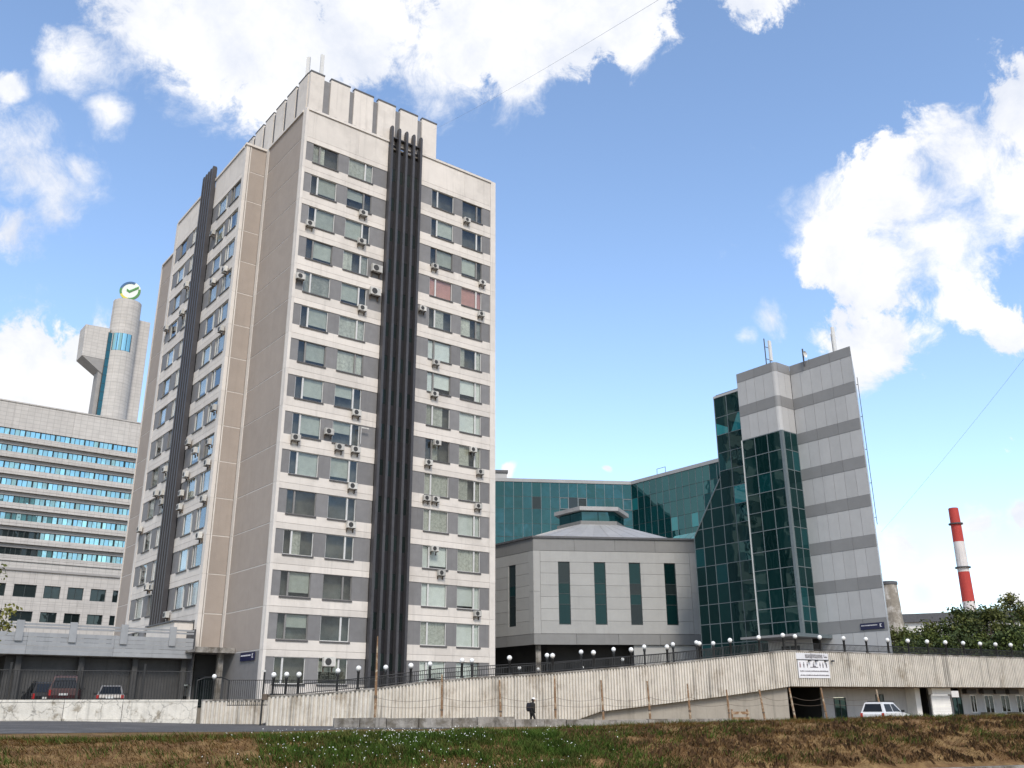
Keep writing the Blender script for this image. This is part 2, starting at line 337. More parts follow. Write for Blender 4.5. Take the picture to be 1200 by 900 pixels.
ts = rng(-600, -20, 60)+rng(-20, 24.6, 6)+rng(24.6, 33, .16)+rng(33, 38, .6)+rng(38, 80, 2.5)+rng(80, 200, 20)+rng(200, 3001, 350)
V = []; F = []; W_ = len(ss)
for t in ts:
    for s in ss: x, y = to_xy(s, t); V.append((x, y, ground(s, t)+CZ))
for j in range(len(ts)-1):
    for i in range(W_-1): F.append((j*W_+i, j*W_+i+1, (j+1)*W_+i+1, (j+1)*W_+i))
g = place('ground', make_mesh('ground', V, F, 'soil', True)); tag(g, 'brown earth of the embankment and the ground behind it', kind='structure')
def sheet(name, material, s0, s1, t0, t1, h, step=2., label=None):
    sl = rng(s0, s1, step)+[s1]; V = []; F = []
    for s in sl:
        a, b = (t0(s) if callable(t0) else t0), (t1(s) if callable(t1) else t1)
        for k in range(9):
            t = a+(b-a)*k/8; x, y = to_xy(s, t); V.append((x, y, h(s, t)+CZ))
    for i in range(len(sl)-1):
        for k in range(8): F.append((i*9+k, (i+1)*9+k, (i+1)*9+k+1, i*9+k+1))
    o = place(name, make_mesh(name, V, F, material, True)); return tag(o, label, kind='structure')
sheet('embankment_road', 'asphalt', -160, 220, -30, TOE-.6, lambda s, t: RZ, 8, label='asphalt road running along the foot of the bank')
def path_edge(s): return lerp_tab([(-60, 38.5), (-6, 38.5), (4, 41), (9, 47), (16, 50)], s)
sheet('drive', 'asphalt', -70, 15, path_edge, lambda s: (66.2 if s < 2.5 else 66.2+(s-2.5)*.29) if s < 6.6 else 60-(s-6)*.6, lambda s, t: ground_z(s, t)+.012, 1.5, label='worn asphalt drive leading to the ramp')
# kerb stones along the road
for i in range(60):
    s0 = -26+i*1.2; x, y = to_xy(s0+.59, TOE-.5)
    if i == 0: kerb = thing('kerb', *to_xy(-26, TOE-.5), RZ, SA, 'grey concrete kerb along the foot of the bank', 'kerb')
    place('kerb_stone', boxmesh(1.18, .2, .30, 'concrete'), kerb, (i*1.2+.59, 0, -.06))
# ---- deck behind the ramp wall
def deck_z(s, t): return lerp_tab([(4, .2), (11.9, .22)], s) if s < 11.9 else min(2.75, .22+(s-11.9)/29.1*2.53)
def deck_front(s):
    if s < 2.7: return 66.4
    if s < 9.6: return 66.75+(s-2.7)*.29
    if s < 11.9: return 58.6-(s-9.6)*.68
    if s < 41: return 57.0
    return 57.0+(s-41)*math.tan(R(7))+.12
dk = sheet('deck', 'paving', -70, 120, lambda s: deck_front(s), 175, deck_z, .5, label='paved deck and ramp rising behind the ribbed wall')
sheet('ramp', 'asphalt', 6.6, 11.5, lambda s: 61.7-max(0, s-6.2)*.62, lambda s: 66.6+(s-2.7)*.29, lambda s, t: -.85+(min(s, 10.5)-6.6)/3.9*1.07, .7, label='asphalt start of the ramp between the ribbed walls')
sk_V, sk_F = [], []
sl = rng(-70, 41, .5)+[40.99]
for s in sl:
    x, y = to_xy(s, deck_front(s)+.05); z = deck_z(s, 0); sk_V += [(x, y, z+CZ-.01), (x, y, -1.4+CZ)]
sk_F = [(2*i, 2*i+1, 2*i+3, 2*i+2) for i in range(len(sl)-1)]
tag(place('deck_skirt', make_mesh('deck_skirt', sk_V, sk_F, 'beige_wall')), 'beige render below the ramp edge', kind='structure')

# ================================================================ TOWER BLOCK
OX, OY = -19.2276, 73.5275
ZB = 0.
tower = thing('office_tower', OX, OY, ZB, YA, 'tall cream and grey office tower with dark vertical fins and window strips', 'building')
FL, J0 = 3.3, 4.4                            # storey height, first joint
front = Face(tower, ZB, 0, 0, 0)
class WFace(Face):                           # a facade looking to the left: a runs away from the viewer, d goes to +u
    def __init__(s, root, zb, ux): super().__init__(root, zb, ux, 0, R(-90)); s.a = Vector((0, 1, 0)); s.d = Vector((1, 0, 0))
    def multi(s, name, material, bl, c, parent=None, key=None):
        return super().multi(name, material, [(-b[1], -b[0]) + tuple(b[2:]) for b in bl], c, parent, None if key is None else ('w', key))
west = WFace(tower, ZB, -2.1); side = WFace(tower, ZB, 0.)
step = Face(tower, ZB, 0, 9.0, 0)
HT = J0+14*FL                                # 50.6, underside of the blank parapet band
PT = 53.7
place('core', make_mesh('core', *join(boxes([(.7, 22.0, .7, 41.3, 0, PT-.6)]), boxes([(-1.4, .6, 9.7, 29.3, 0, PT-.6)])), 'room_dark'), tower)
place('roof', make_mesh('roof', *join(boxes([(.32, 22.0, .32, 41.3, PT-.58, PT-.4)]), boxes([(-1.78, .31, 9.32, 29.5, PT-.58, PT-.4)])), 'concrete'), tower)
place('rear_wall', make_mesh('rear_wall', *join(boxes([(21.9, 22.2, .4, 41.6, 0, PT)]), boxes([(0, 21.88, 41.4, 41.7, 0, PT)]), boxes([(-1.75, -.02, 29.4, 29.7, 0, PT)])), 'white_panel'), tower)
def wall_windows(fc, wins, k, rnd, styles):
    zj = J0+FL*(k-1); z0, z1 = zj+.8, zj+2.8
    for (a0, a1, am) in wins:
        w, h = a1-a0, z1-z0; c = ((a0+a1)/2, .17, (z0+z1)/2); b = .055; mrel = am-c[0]; hw, hh = w/2, h/2
        fr = fc.multi('window', 'frame_white' if rnd.random() < .72 else 'frame_grey', [(-hw, -hw+b, -.05, .05, -hh, hh), (hw-b, hw, -.05, .05, -hh, hh), (-hw+b, hw-b, -.05, .05, -hh, -hh+b), (-hw+b, hw-b, -.05, .05, hh-b, hh), (mrel-.075, mrel+.075, -.06, .05, -hh+b, hh-b)], c, key=(round(w, 2), round(mrel, 2)))
        for (p0, p1) in ((a0+b, am-.075), (am+.075, a1-b)):
            fc.box('pane', 'window_glass', p0+.004, p1-.004, .165, .172, z0+b+.004, z1-b-.004, fr, tilt=rnd.uniform(-.012, .012), rx=rnd.uniform(-.012, .012))
        fc.box('sill', 'sill', a0-.05, a1+.05, -.09, .11, z0-.13, z0-.012, fr)
        st = rnd.choice(styles); big = (am+.075, a1-b) if am < c[0] else (a0+b, am-.075); sm = (a0+b, am-.075) if am < c[0] else (am+.075, a1-b)
        if st == 'white': fc.box('blind', 'blind_white', big[0], big[1], .27, .285, z0+b+rnd.choice((0, 0, .2, .5)), z1-b, fr); fc.box('blind', 'blind_white', sm[0], sm[1], .27, .285, z0+b, z1-b, fr)
        elif st == 'green': fc.box('blind', 'blind_green', big[0], big[1], .27, .285, z0+b+rnd.choice((0, .3, .9)), z1-b, fr)
        elif st == 'pink': fc.box('blind', 'blind_pink', a0+b, a1-b, .27, .285, z0+b, z1-b, fr)
        elif st == 'curtain':
            q = big[0]+(big[1]-big[0])*rnd.uniform(.25, .7); fc.box('curtain', 'curtain', big[0], q, .27, .30, z0+b, z1-b, fr)
            if rnd.random() < .6: fc.box('curtain', 'curtain', sm[0], sm[1], .27, .30, z0+b, z1-b, fr)
        elif st == 'sheer': fc.box('curtain', 'curtain', a0+b, a1-b, .27, .30, z0+b, z1-b, fr)
def wing(fc, A0, A1, wins, styles, seed, top=14):
    rnd = random.Random(seed)
    for k in range(0, top+1):
        zj = J0+FL*(k-1)
        fc.box('spandrel', 'white_panel', A0, A1, 0, .3, zj+.02, zj+.8)
        fc.box('lintel', 'white_panel', A0, A1, .0, .3, zj+2.8, zj+FL)
        ed = [A0]+[e for w in wins for e in w[:2]]+[A1]
        for i in range(0, len(ed), 2):
            if ed[i+1]-ed[i] > .05: fc.box('grey_panel', 'grey_panel', ed[i]+.005, ed[i+1]-.005, .05, .3, zj+.80, zj+2.80)
        s = styles(k) if callable(styles) else styles
        wall_windows(fc, wins, k, rnd, s)
    for i in range(2):
        a = A0+(A1-A0)*(0 if i == 0 else .62); b = A0+(A1-A0)*(.62 if i == 0 else 1)
        fc.box('parapet_panel', 'white_panel', a+.006, b-.006, 0, .3, HT+.02, PT-.25)
    fc.box('coping', 'white_trim', A0-.02, A1+.02, -.12, .4, PT-.235, PT)
FW_L = [(1.0, 3.63, 1.71), (4.74, 7.35, 6.56)]; FW_R = [(14.2, 16.87, 14.92), (17.97, 20.5, 19.84)]
def st_r(k): return ['pink'] if k == 11 else (['white', 'white', 'curtain', 'sheer'] if k < 10 else ['dark', 'dark', 'curtain', 'green'])
wing(front, .26, 8.92, FW_L, lambda k: ['green', 'green', 'green', 'curtain', 'sheer', 'curtain', 'dark'] if k > 4 else ['dark', 'dark', 'curtain', 'green'], 3)
wing(front, 12.62, 21.55, FW_R, st_r, 5)
WW_N = [(9.95, 12.35, 11.75), (13.2, 15.75, 13.75)]; WW_F = [(21.0, 23.4, 22.9), (24.9, 27.3, 25.4)]
wing(west, 9.62, 17.4, WW_N, ['white', 'white', 'white', 'sheer', 'curtain'], 8)
wing(west, 20.5, 29.0, WW_F, ['white', 'white', 'white', 'sheer', 'curtain'], 9)
# corner pilasters
def pil(fc, a0, a1, d0=-.03, d1=.31, top=PT+.02):
    for k in range(0, 15):
        zj = J0+FL*(k-1); fc.box('pilaster', 'white_trim', a0, a1, d0, d1, zj+.012 if k else 0, zj+FL if k < 14 else top)
pil(front, 0.0, .255); pil(front, 21.56, 22.2, -.03, .31); pil(side, .32, .62, -.012, .3); pil(side, 8.40, 8.99, -.03, .31)
pil(west, 9.0, 9.61); pil(west, 29.01, 29.7); pil(step, -2.09+.36, -1.72+.1, -.012, .3)
# blank taupe sides, one panel a storey
def blank(fc, a0, a1, d=0.0, k0=0):
    for k in range(k0, 15):
        zj = J0+FL*(k-1); m_ = 'taupe_panel' if k else 'grey_panel'
        fc.box('wall_panel', m_, a0, a1, d, .3, (zj+.055 if k else 0), zj+FL-.035)
        fc.box('joint_strip', 'white_trim', a0, a1, d+.02, .29, zj+FL-.03, zj+FL+.05)
    fc.box('wall_panel', 'taupe_panel', a0, a1, d, .3, HT+.07, PT-.25); fc.box('coping', 'white_trim', a0, a1, -.12, .4, PT-.235, PT)
blank(side, .625, 8.395, .03); blank(step, -1.615, -.04, .03); blank(side, 29.72, 41.2, .03)
step.box('coping', 'white_trim', -2.25, -1.62, -.12, .4, PT-.233, PT+.003)
# dark fin shafts
def shaft(fc, a0, a1, n=5):
    sp = (a1-a0-.24)/(n-1)
    for i in range(n):
        a = a0+i*sp
        fc.multi('fin', 'dark_fin', [(0, .24, -.5, -.02, 0, 55.05), (.02, .22, -.46, -.06, 55.05, 55.22)], (a, 0, ZB), key='fin')
    for k in range(0, 16):
        zj = J0+FL*(k-1)
        for i in range(n-1):
            a = a0+i*sp+.245; b = a0+(i+1)*sp-.005
            fc.box('recess_panel', 'shaft_recess', a, b, -.02, .2, zj if k else 0, zj+1.9)
            if k < 15: fc.box('recess_pane', 'dark_glass', a, b, .0, .2, zj+1.91, zj+FL-.01, tilt=random.uniform(-.02, .02))
    fc.box('shaft_cap', 'dark_fin', a0+.245, a1-.245, -.3, .3, 54.0, 54.12)
shaft(front, 8.95, 12.58)
shaft(west, 17.42, 20.45)
# pleated crown
for (a, b) in ((.21, 1.64), (2.37, 4.43), (4.92, 7.05), (7.61, 9.61), (10.19, 12.26), (12.8, 14.6)):
    p = front.box('crown_panel', 'white_panel', a, b, .12, .5, PT-.2, 57.95); front.box('panel_cap', 'cap_dark', a-.03, b+.03, .08, .54, 57.95, 58.12, p)
for (a, b) in ((1.645, 2.365), (4.435, 4.915), (7.055, 7.605), (9.615, 10.185), (12.265, 12.795)):
    front.box('crown_recess', 'grey_panel', a, b, .26, .7, PT-.2, 57.65)
for i in range(8):
    a = .55+i*2.62
    p = side.box('crown_panel', 'white_panel', a, a+2.05, .12, .5, PT-.2, 57.9); side.box('panel_cap', 'cap_dark', a-.03, a+2.08, .08, .54, 57.9, 58.02, p)
    side.box('crown_recess', 'cap_dark', a+2.055, a+2.615, .2, .7, PT-.2, 57.6)
place('crown_wall', make_mesh('crown_wall', *boxes([(14.25, 14.6, .55, 21, PT-ZB-.3, 57.8), (.8, 14.2, 20.7, 21, PT-ZB-.3, 57.8)]), 'white_panel'), tower)
# small roof brackets along the copings
for i in range(9): front.box('roof_bracket', 'cap_dark', 14.9+i*.8, 15.15+i*.8, .0, .3, PT+.005, PT+.12)
for i in range(8): front.box('roof_bracket', 'cap_dark', .9+i*1.0, 1.15+i*1.0, -.05, .1, PT+.005, PT+.07)
# entrance canopy, recess and enclosed gallery at the step
cn = front.box('canopy', 'concrete', -3.2, -.02, 5.6, 8.9, 4.42, 4.62); front.box('canopy_edge', 'concrete', -3.26, -.02, 5.52, 5.6, 4.36, 4.78, cn)
front.box('entrance_wall', 'interior', -2.05, -.3, 8.7, 8.95, 0.2, 4.4); front.box('entrance_column', 'concrete', -1.0, -.6, 6.3, 6.7, 0.2, 4.42)
dr = front.box('entrance_door', 'dark_glass', -1.9, -.4, 8.6, 8.68, .25, 2.5); front.box('door_frame', 'mullion_dark', -1.18, -1.12, 8.57, 8.6, .25, 2.5, dr)
# gallery box beside the west front
west.box('gallery', 'white_panel', 9.9, 17.2, -1.6, -.02, 4.9, 7.0); west.box('gallery_roof', 'cap_dark', 9.8, 17.3, -1.75, -.02, 7.0, 7.12)
# street name plate
sgn = thing('street_sign', 0, 0, 0, 0, 'dark blue street name plate on the tower\'s grey base wall', 'sign')
def world_of(fc, a, d, z):
    p = fc.P(a, d, z); return fc.root.matrix_basis @ p
def sign_at(fc, a0, a1, z0, z1, lead, flip):
    p = world_of(fc, (a0+a1)/2, lead, (z0+z1)/2); w, h = a1-a0, z1-z0
    rz = fc.root.rotation_euler.z + fc.ang
    return p, rz, w, h
def street_sign(o, fc, a0, a1, z0, z1):
    p, rz, w, h = sign_at(fc, a0, a1, z0, z1, -.06, True); o.location = p; o.rotation_euler = (0, 0, rz); o.location.z -= h/2
    place('plate', boxmesh(w, .05, h, 'blue_sign'), o, (0, 0, h/2))
    # white lettering: two rows of narrow strokes and a larger house number, as far as they can be made out
    rr = random.Random(4); bl = []
    x = -w*.45
    while x < w*.22:
        q = rr.uniform(.05, .10); bl.append((x, x+q, -.033, -.027, h*.56, h*.56+h*.16)); x += q+.035
    place('lettering', make_mesh('lettering', *boxes(bl), 'sign_white'), o)
    place('house_number', make_mesh('house_number', *boxes([(w*.33, w*.37, -.033, -.027, h*.3, h*.8), (w*.37, w*.41, -.033, -.027, h*.7, h*.8), (w*.37, w*.41, -.033, -.027, h*.3, h*.38)]), 'sign_white'), o)
bpy.context.view_layer.update()
street_sign(sgn, side, 1.35, 4.15, 3.66, 4.30)

# ---- antennas on the tower crown
def panel_antenna(x, y, z, h, label, rz=YA, two=False):
    t = thing('panel_antenna', x, y, z, rz, label, 'antenna', 'mobile phone antennas on the roofs')
    place('pole', make_mesh('pole', *tube([(0, 0, -.3), (0, 0, h*.8)], .045), 'steel_dark'), t)
    place('panel', make_mesh('panel', *prism([(-.16, -.30), (.16, -.30), (.19, -.24), (.19, -.12), (-.19, -.12), (-.19, -.24)], h*.12, h), 'antenna_white'), t)
    place('bracket', make_mesh('bracket', *boxes([(-.05, .05, -.13, -.02, h*.25, h*.29), (-.05, .05, -.13, -.02, h*.7, h*.74)]), 'steel_dark'), t)
    return t
def tw(a, b): return OX+a*math.cos(YA)-b*math.sin(YA), OY+a*math.sin(YA)+b*math.cos(YA)
panel_antenna(*tw(.35, 1.1), 57.7, 2.4, 'white panel antenna at the tower crown corner, the left and thinner one', R(-10))
panel_antenna(*tw(1.35, .5), 57.9, 2.6, 'white panel antenna at the tower crown corner, the right and taller one', YA)

# ---- air conditioners
def ac_meshes():
    c = make_mesh('casing', *boxes([(-.4, .4, -.30, 0, -.27, .27), (-.38, .38, -.315, -.30, -.25, .25)]), 'ac_white')
    gv, gf = lathe([(.0, 0), (.20, 0), (.215, .012), (.0, .012)], 16); gv = [(-.1+x, -.317-z, y) for x, y, z in gv]
    gr = make_mesh('fan_grille', gv, gf, 'ac_dark')
    bk = make_mesh('bracket', *boxes([(-.32, -.27, -.34, .12, -.33, -.275), (.27, .32, -.34, .12, -.33, -.275), (-.32, -.27, .0, .12, -.6, -.33), (.27, .32, .0, .12, -.6, -.33)]), 'rust_metal')
    return c, gr, bk
ACM = ac_meshes(); seen = {}
def ac(fc, a, z, where, sc=1.):
    fl = max(0, int((z-(J0-FL)+.9)//FL)); lab = 'air conditioner %s, %s storey' % (where, ORD[fl])
    p = world_of(fc, a, -.14, z); o = thing('air_conditioner', p.x, p.y, p.z-CZ, YA+(0 if fc is front else R(-90)))
    seen.setdefault(lab, []).append((a if fc is front else -a, z, o)); o.scale = (sc, 1, sc)
    tag(o, lab, 'air conditioner', 'air conditioners on the tower')
    place('casing', ACM[0], o); place('fan_grille', ACM[1], o); place('bracket', ACM[2], o)
for a, z in [(6.39, 44.41), (1.11, 41.5), (6.38, 41.4), (.58, 36.07), (6.83, 34.69), (6.79, 24.64), (4.26, 22.47), (1.26, 21.43), (5.33, 21.28), (6.89, 21.31), (6.78, 18.06), (6.83, 14.71)]:
    ac(front, a, z, 'on the front, left of fins')
for a, z in [(8.1, 39.1), (8.05, 36.7)]: ac(front, a, z, 'of larger size beside the front fins', 1.35)
for a, z in [(18.35, 47.73), (14.56, 41.28), (20.36, 41.17), (13.27, 36.38), (20.23, 37.64), (14.95, 31.21), (14.87, 28.03), (15.28, 23.33), (19.37, 23.33), (14.39, 21.31), (20.23, 21.28), (14.3, 17.98), (15.25, 18.0), (20.02, 17.95), (15.26, 13.52), (16.04, 11.44), (20.01, 8.12)]:
    ac(front, a, z, 'on the front, right of fins', .9)
ac(front, 5.5, 3.6, 'set in a window left of the front fins', 1.3)
for v, z in [(15.73, 46.39), (10.91, 40.29), (14.02, 40.21), (10.16, 33.81), (9.86, 25.94), (15.84, 24.08), (13.7, 22.77), (10.15, 22.79), (10.02, 20.87), (15.5, 20.85), (16.2, 19.19), (16.24, 17.9), (10.0, 17.61), (10.07, 14.35), (16.42, 8.12)]:
    ac(west, v, z, 'on the left face, right of fins')
for v, z in [(22.49, 43.06), (22.81, 39.98), (27.86, 39.87), (22.05, 22.67), (24.05, 20.61), (22.1, 20.3), (21.76, 19.34), (28.08, 17.59), (23.14, 11.24), (21.54, 11.08)]:
    ac(west, v, z, 'on the left face, left of fins')
for lab, lst in seen.items():
    if len(lst) > 1:
        lst.sort(key=lambda e: (round(e[0], 1), e[1])); nm = {2: ['left', 'right'], 3: ['leftmost', 'middle', 'rightmost'], 4: ['leftmost', 'second', 'third', 'rightmost'], 5: ['leftmost', 'second', 'third', 'fourth', 'rightmost']}[len(lst)]
        for q, (_, _, o) in zip(nm, lst): o['label'] = lab + ', %s one' % q
# lamp arm on the front at the sixth storey
la = world_of(front, 7.3, -.05, 21.7); t = thing('wall_lamp', la.x, la.y, la.z-CZ, YA, 'thin white bracket lamp on the tower front beside an air conditioner', 'lamp')
place('arm', make_mesh('arm', *tube([(0, 0, 0), (0, -.25, .2), (0, -.3, 1.6)], .03, 6), 'frame_white'), t); place('head', boxmesh(.75, .12, .1, 'ac_white'), t, (.35, -.3, 1.65))
# ================================================================ STRIPED TOWER WITH GLASS BAY
KX, KY, KZ = 29.634, 75.3845, 2.6
st = thing('striped_tower', KX, KY, KZ, YA, 'slanting-plan tower clad in pale panels with grey stripes and a dark glass bay', 'building')
sv = WFace(st, KZ, 0.); sb = WFace(st, KZ, -2.2); su = Face(st, KZ, 0, 6.35, 0)
TOP = 29.85
place('core', make_mesh('core', *prism([(.12, .05), (6.9, 4.0), (6.9, 19.0), (.12, 15.3)], 0, TOP-KZ-.4), 'clad_joint'), st)
place('core', make_mesh('core', *boxes([(.12, 6.8, 15.3, 19.1, 0, 13.0), (-2.0, .1, 6.6, 10.6, 2.9, TOP-KZ-.4)]), 'clad_joint'), st)
place('side_wall', make_mesh('side_wall', *prism([(.0, -.02), (6.95, 3.99), (6.85, 4.1), (.05, .12)], 0, TOP-KZ), 'clad_light'), st)
place('rear_wall', make_mesh('rear_wall', *prism([(6.91, 4.2), (7.1, 4.2), (7.1, 19.2), (6.91, 19.2)], 0, TOP-KZ-.5), 'clad_light'), st)
bands = [(28.98, TOP)] + [(25.62-3.32*k, 26.62-3.32*k) for k in range(7)]
def stripes(fc, a0, a1, zlo, n, nd, d=0.):
    prev = TOP
    for (b0, b1) in bands:
        if b0 < zlo: break
        if prev > b1+.05:
            for i in range(n): w = (a1-a0)/n; fc.box('pale_panel', 'clad_light', a0+i*w+.012, a0+(i+1)*w-.012, d, d+.1, b1+.012, prev-.012)
        for i in range(nd): w = (a1-a0)/nd; fc.box('grey_band', 'clad_dark', a0+i*w+.01, a0+(i+1)*w-.01, d-.02, d+.1, b0, b1)
        prev = b0
    for i in range(n):
        w = (a1-a0)/n; fc.box('pale_panel', 'clad_light', a0+i*w+.012, a0+(i+1)*w-.012, d, d+.1, zlo, prev-.012)
stripes(sv, 0.01, 6.33, KZ, 6, 3)
stripes(sb, 6.75, 10.75, 23.35, 4, 2)
stripes(su, -1.8, -.02, 23.35, 2, 1)
def round_corner(z0, z1, material):            # quarter-round panel where the block turns
    pts = [(-1.8-.4*math.sin(R(q)), 6.75-.4*math.cos(R(q))) for q in range(0, 91, 9)]; inn = [(-1.8-.3*math.sin(R(q)), 6.75-.3*math.cos(R(q))) for q in range(90, -1, -9)]
    place('corner_panel', make_mesh('corner_panel', *prism(pts+inn, z0-KZ, z1-KZ), material), st)
round_corner(28.98, TOP, 'clad_dark'); round_corner(26.63, 28.97, 'clad_light'); round_corner(25.62, 26.62, 'clad_dark'); round_corner(23.35, 25.61, 'clad_light')
place('block_side', make_mesh('block_side', *boxes([(-2.19, -.02, 10.65, 10.75, 23.35-KZ, TOP-KZ-.01)]), 'clad_light'), st)
rnd = random.Random(12)
def curtain_wall(fc, a_edges, z_edges, gl, mull, d=0., cut=None, mw=.035, name='pane'):
    """panes one by one, mullions between them as one bar each"""
    for i in range(len(a_edges)-1):
        for j in range(len(z_edges)-1):
            a0, a1, z1, z0 = a_edges[i], a_edges[i+1], z_edges[j], z_edges[j+1]
            if cut:
                pts = cut(a0+mw, a1-mw, z0+mw, z1-mw)
                if not pts: continue
                if len(pts) != 4 or True:
                    if pts != 'full': fc.poly(name, gl(i, j), pts, d, d+.02); continue
            fc.box(name, gl(i, j), a0+mw, a1-mw, d, d+.02, z0+mw, z1-mw, tilt=rnd.uniform(-.006, .006), rx=rnd.uniform(-.006, .006))
    for a in a_edges:
        zt = z_edges[0] if not cut else cut(a, None, None, None)
        fc.box('mullion', mull, a-mw+.002, a+mw-.002, d-.03, d+.06, z_edges[-1], min(zt, z_edges[0]))
    for z in z_edges:
        if cut and z > 15.8:
            a_end = min(a_edges[-1], 19.2-(z-15.8)/5.0*3.6 if z < 20.8 else 15.45); a_beg = a_edges[0]
        else: a_end, a_beg = a_edges[-1], a_edges[0]
        if a_end > a_beg: fc.box('transom', mull, a_beg, a_end, d-.02, d+.05, z-mw+.003, z+mw-.003)
def gl_bay(i, j): return rnd.choice(['teal_dark']*14+['teal_glass'])
bz = [23.3, 21.6, 19.8, 18.1, 16.4, 14.7, 12.9, 11.3, 9.6, 8.0, 6.8, 5.65]
curtain_wall(sb, [6.56, 7.95, 9.35, 10.72], bz, gl_bay, 'mullion')
curtain_wall(su, [-1.95, -.98, -.03], bz, lambda i, j: rnd.choice(['teal_dark']*3+['teal_glass']), 'mullion')
place('corner_post', make_mesh('corner_post', *prism([(-2.26, 6.28), (-1.97, 6.28), (-1.97, 6.36), (-2.18, 6.36), (-2.18, 6.53), (-2.26, 6.53)], 5.6-KZ, 23.34-KZ), 'mullion'), st)
place('edge_post', make_mesh('edge_post', *boxes([(-2.26, -.05, 10.73, 10.83, 5.6-KZ, 23.33-KZ)]), 'frame_white'), st)
lz = [29.1, 27.05, 25.25, 23.45, 21.65, 19.95, 18.2, 16.4, 14.6, 12.8, 11.0, 9.2, 7.4, 5.6, 2.62]
la_ = [10.85, 12.4, 13.95, 15.45, 16.85, 18.1, 19.25]
def diag(a): return 20.95-(a-15.5)/3.7*5.15 if a > 15.5 else 29.15
def cut(a0, a1, z0, z1):
    if a1 is None: return diag(a0)
    if a1 <= 15.5: return 'full'
    if z1 <= diag(a1): return 'full'
    if z0 >= diag(a0): return None
    pts = []
    zl, zr = min(z1, diag(a0)), min(z1, diag(a1))
    pts = [(a0, z0)]
    if zr > z0: pts += [(a1, z0), (a1, zr)]
    else: pts += [(15.5+(20.95-z0)/5.15*3.7, z0)]
    if zr < z1 < diag(a0): pts += [(15.5+(20.95-z1)/5.15*3.7, z1)]
    pts += [(a0, zl)]
    out = []
    for p in pts:
        if not out or abs(p[0]-out[-1][0])+abs(p[1]-out[-1][1]) > .01: out.append(p)
    return out if len(out) > 2 else None
curtain_wall(sv, la_, lz, lambda i, j: rnd.choice(['teal_dark']*24+['teal_glass', 'teal_glass', 'teal_bright']), 'mullion', cut=cut)
pts = [Vector(sv.P(15.5, -.04, 20.95)), Vector(sv.P(19.2, -.04, 15.8))]
place('raking_edge', make_mesh('raking_edge', *tube(pts, .07, 6), 'mullion'), st)
place('glass_coping', make_mesh('glass_coping', *boxes([(-.06, .3, 10.84, 15.5, 29.1-KZ, 29.32-KZ)]), 'clad_light'), st)
place('glass_return', make_mesh('glass_return', *boxes([(.0, 6.8, 15.46, 15.52, 13.0, 29.1-KZ)]), 'clad_dark'), st)
# bay soffit, canopy and entrance under it
su_c = su.box('canopy', 'clad_dark', -4.6, .05, -1.2, 4.6, 5.42, 5.6)
su.box('canopy_edge', 'mullion', -4.66, .05, -1.26, -1.2, 5.36, 5.64, su_c)
sv.box('entrance_wall', 'clad_light', 6.4, 10.8, -1.1, -.95, KZ, 5.4)
dd = sv.box('entrance_door', 'dark_glass', 7.6, 9.4, -1.16, -1.11, KZ, 4.9); sv.box('door_frame', 'mullion', 8.46, 8.54, -1.2, -1.16, KZ, 4.9, dd)
ss_ = thing('street_sign', 0, 0, 0, 0, 'dark blue street name plate on the lowest grey stripe of the striped tower', 'sign'); street_sign(ss_, sv, .25, 2.35, 5.85, 6.35)
ld = thing('facade_ladder', *(st.matrix_basis @ Vector((.25, .0, 0))).to_2d(), 14.2, YA+R(30), 'dark steel ladder up the far edge of the striped tower', 'ladder')
for x in (0, .4): place('rail', boxmesh(.05, .05, 12.8, 'steel_dark'), ld, (x, -.14, 6.4))
place('rungs', make_mesh('rungs', *boxes([(0, .4, -.16, -.12, .3+i*.32, .34+i*.32) for i in range(39)]), 'steel_dark'), ld)
place('standoff', make_mesh('standoff', *boxes([(-.02, .02, -.14, .0, .5+i*2.9, .55+i*2.9) for i in range(5)]), 'steel_dark'), ld)
def sw(a, b): p = st.matrix_basis @ Vector((a, b, 0)); return p.x, p.y
panel_antenna(*sw(.6, 2.0), 29.5, 2.9, 'tall white panel antenna on the highest edge of the striped tower roof', YA)
ra = thing('antenna_frame', *sw(-1.6, 7.4), 29.5, YA, 'white panel antenna on a dark lattice stand over the rounded corner of the striped tower', 'antenna', 'mobile phone antennas on the roofs')
place('stand', make_mesh('stand', *join(tube([(-.35, 0, -.2), (-.35, 0, 3.0)], .05), tube([(.25, 0, -.2), (.25, 0, 1.3)], .04), tube([(-.35, 0, 2.2), (.25, 0, 2.2)], .03), tube([(-.35, 0, 1.0), (.25, 0, 1.0)], .03)), 'steel_dark'), ra)
place('panel', boxmesh(.34, .16, 2.0, 'antenna_white'), ra, (.3, -.1, 1.9))
da = thing('dish_antenna', *sw(-.2, 4.6), 29.5, YA, 'small dark mast with a white dish on the striped tower roof', 'antenna', 'mobile phone antennas on the roofs')
place('mast', make_mesh('mast', *tube([(0, 0, -.2), (0, 0, 1.5)], .07), 'steel_dark'), da)
dv, df = lathe([(0, 0), (.18, .03), (.30, .1), (.31, .12)], 16); place('dish', make_mesh('dish', [(x, -.12-z, y+.9) for x, y, z in dv], df, 'antenna_white', True), da)
place('dish', make_mesh('dish', [(x*.8+.55, -.1-z, y*.8+.3) for x, y, z in dv], df, 'antenna_white', True), da)

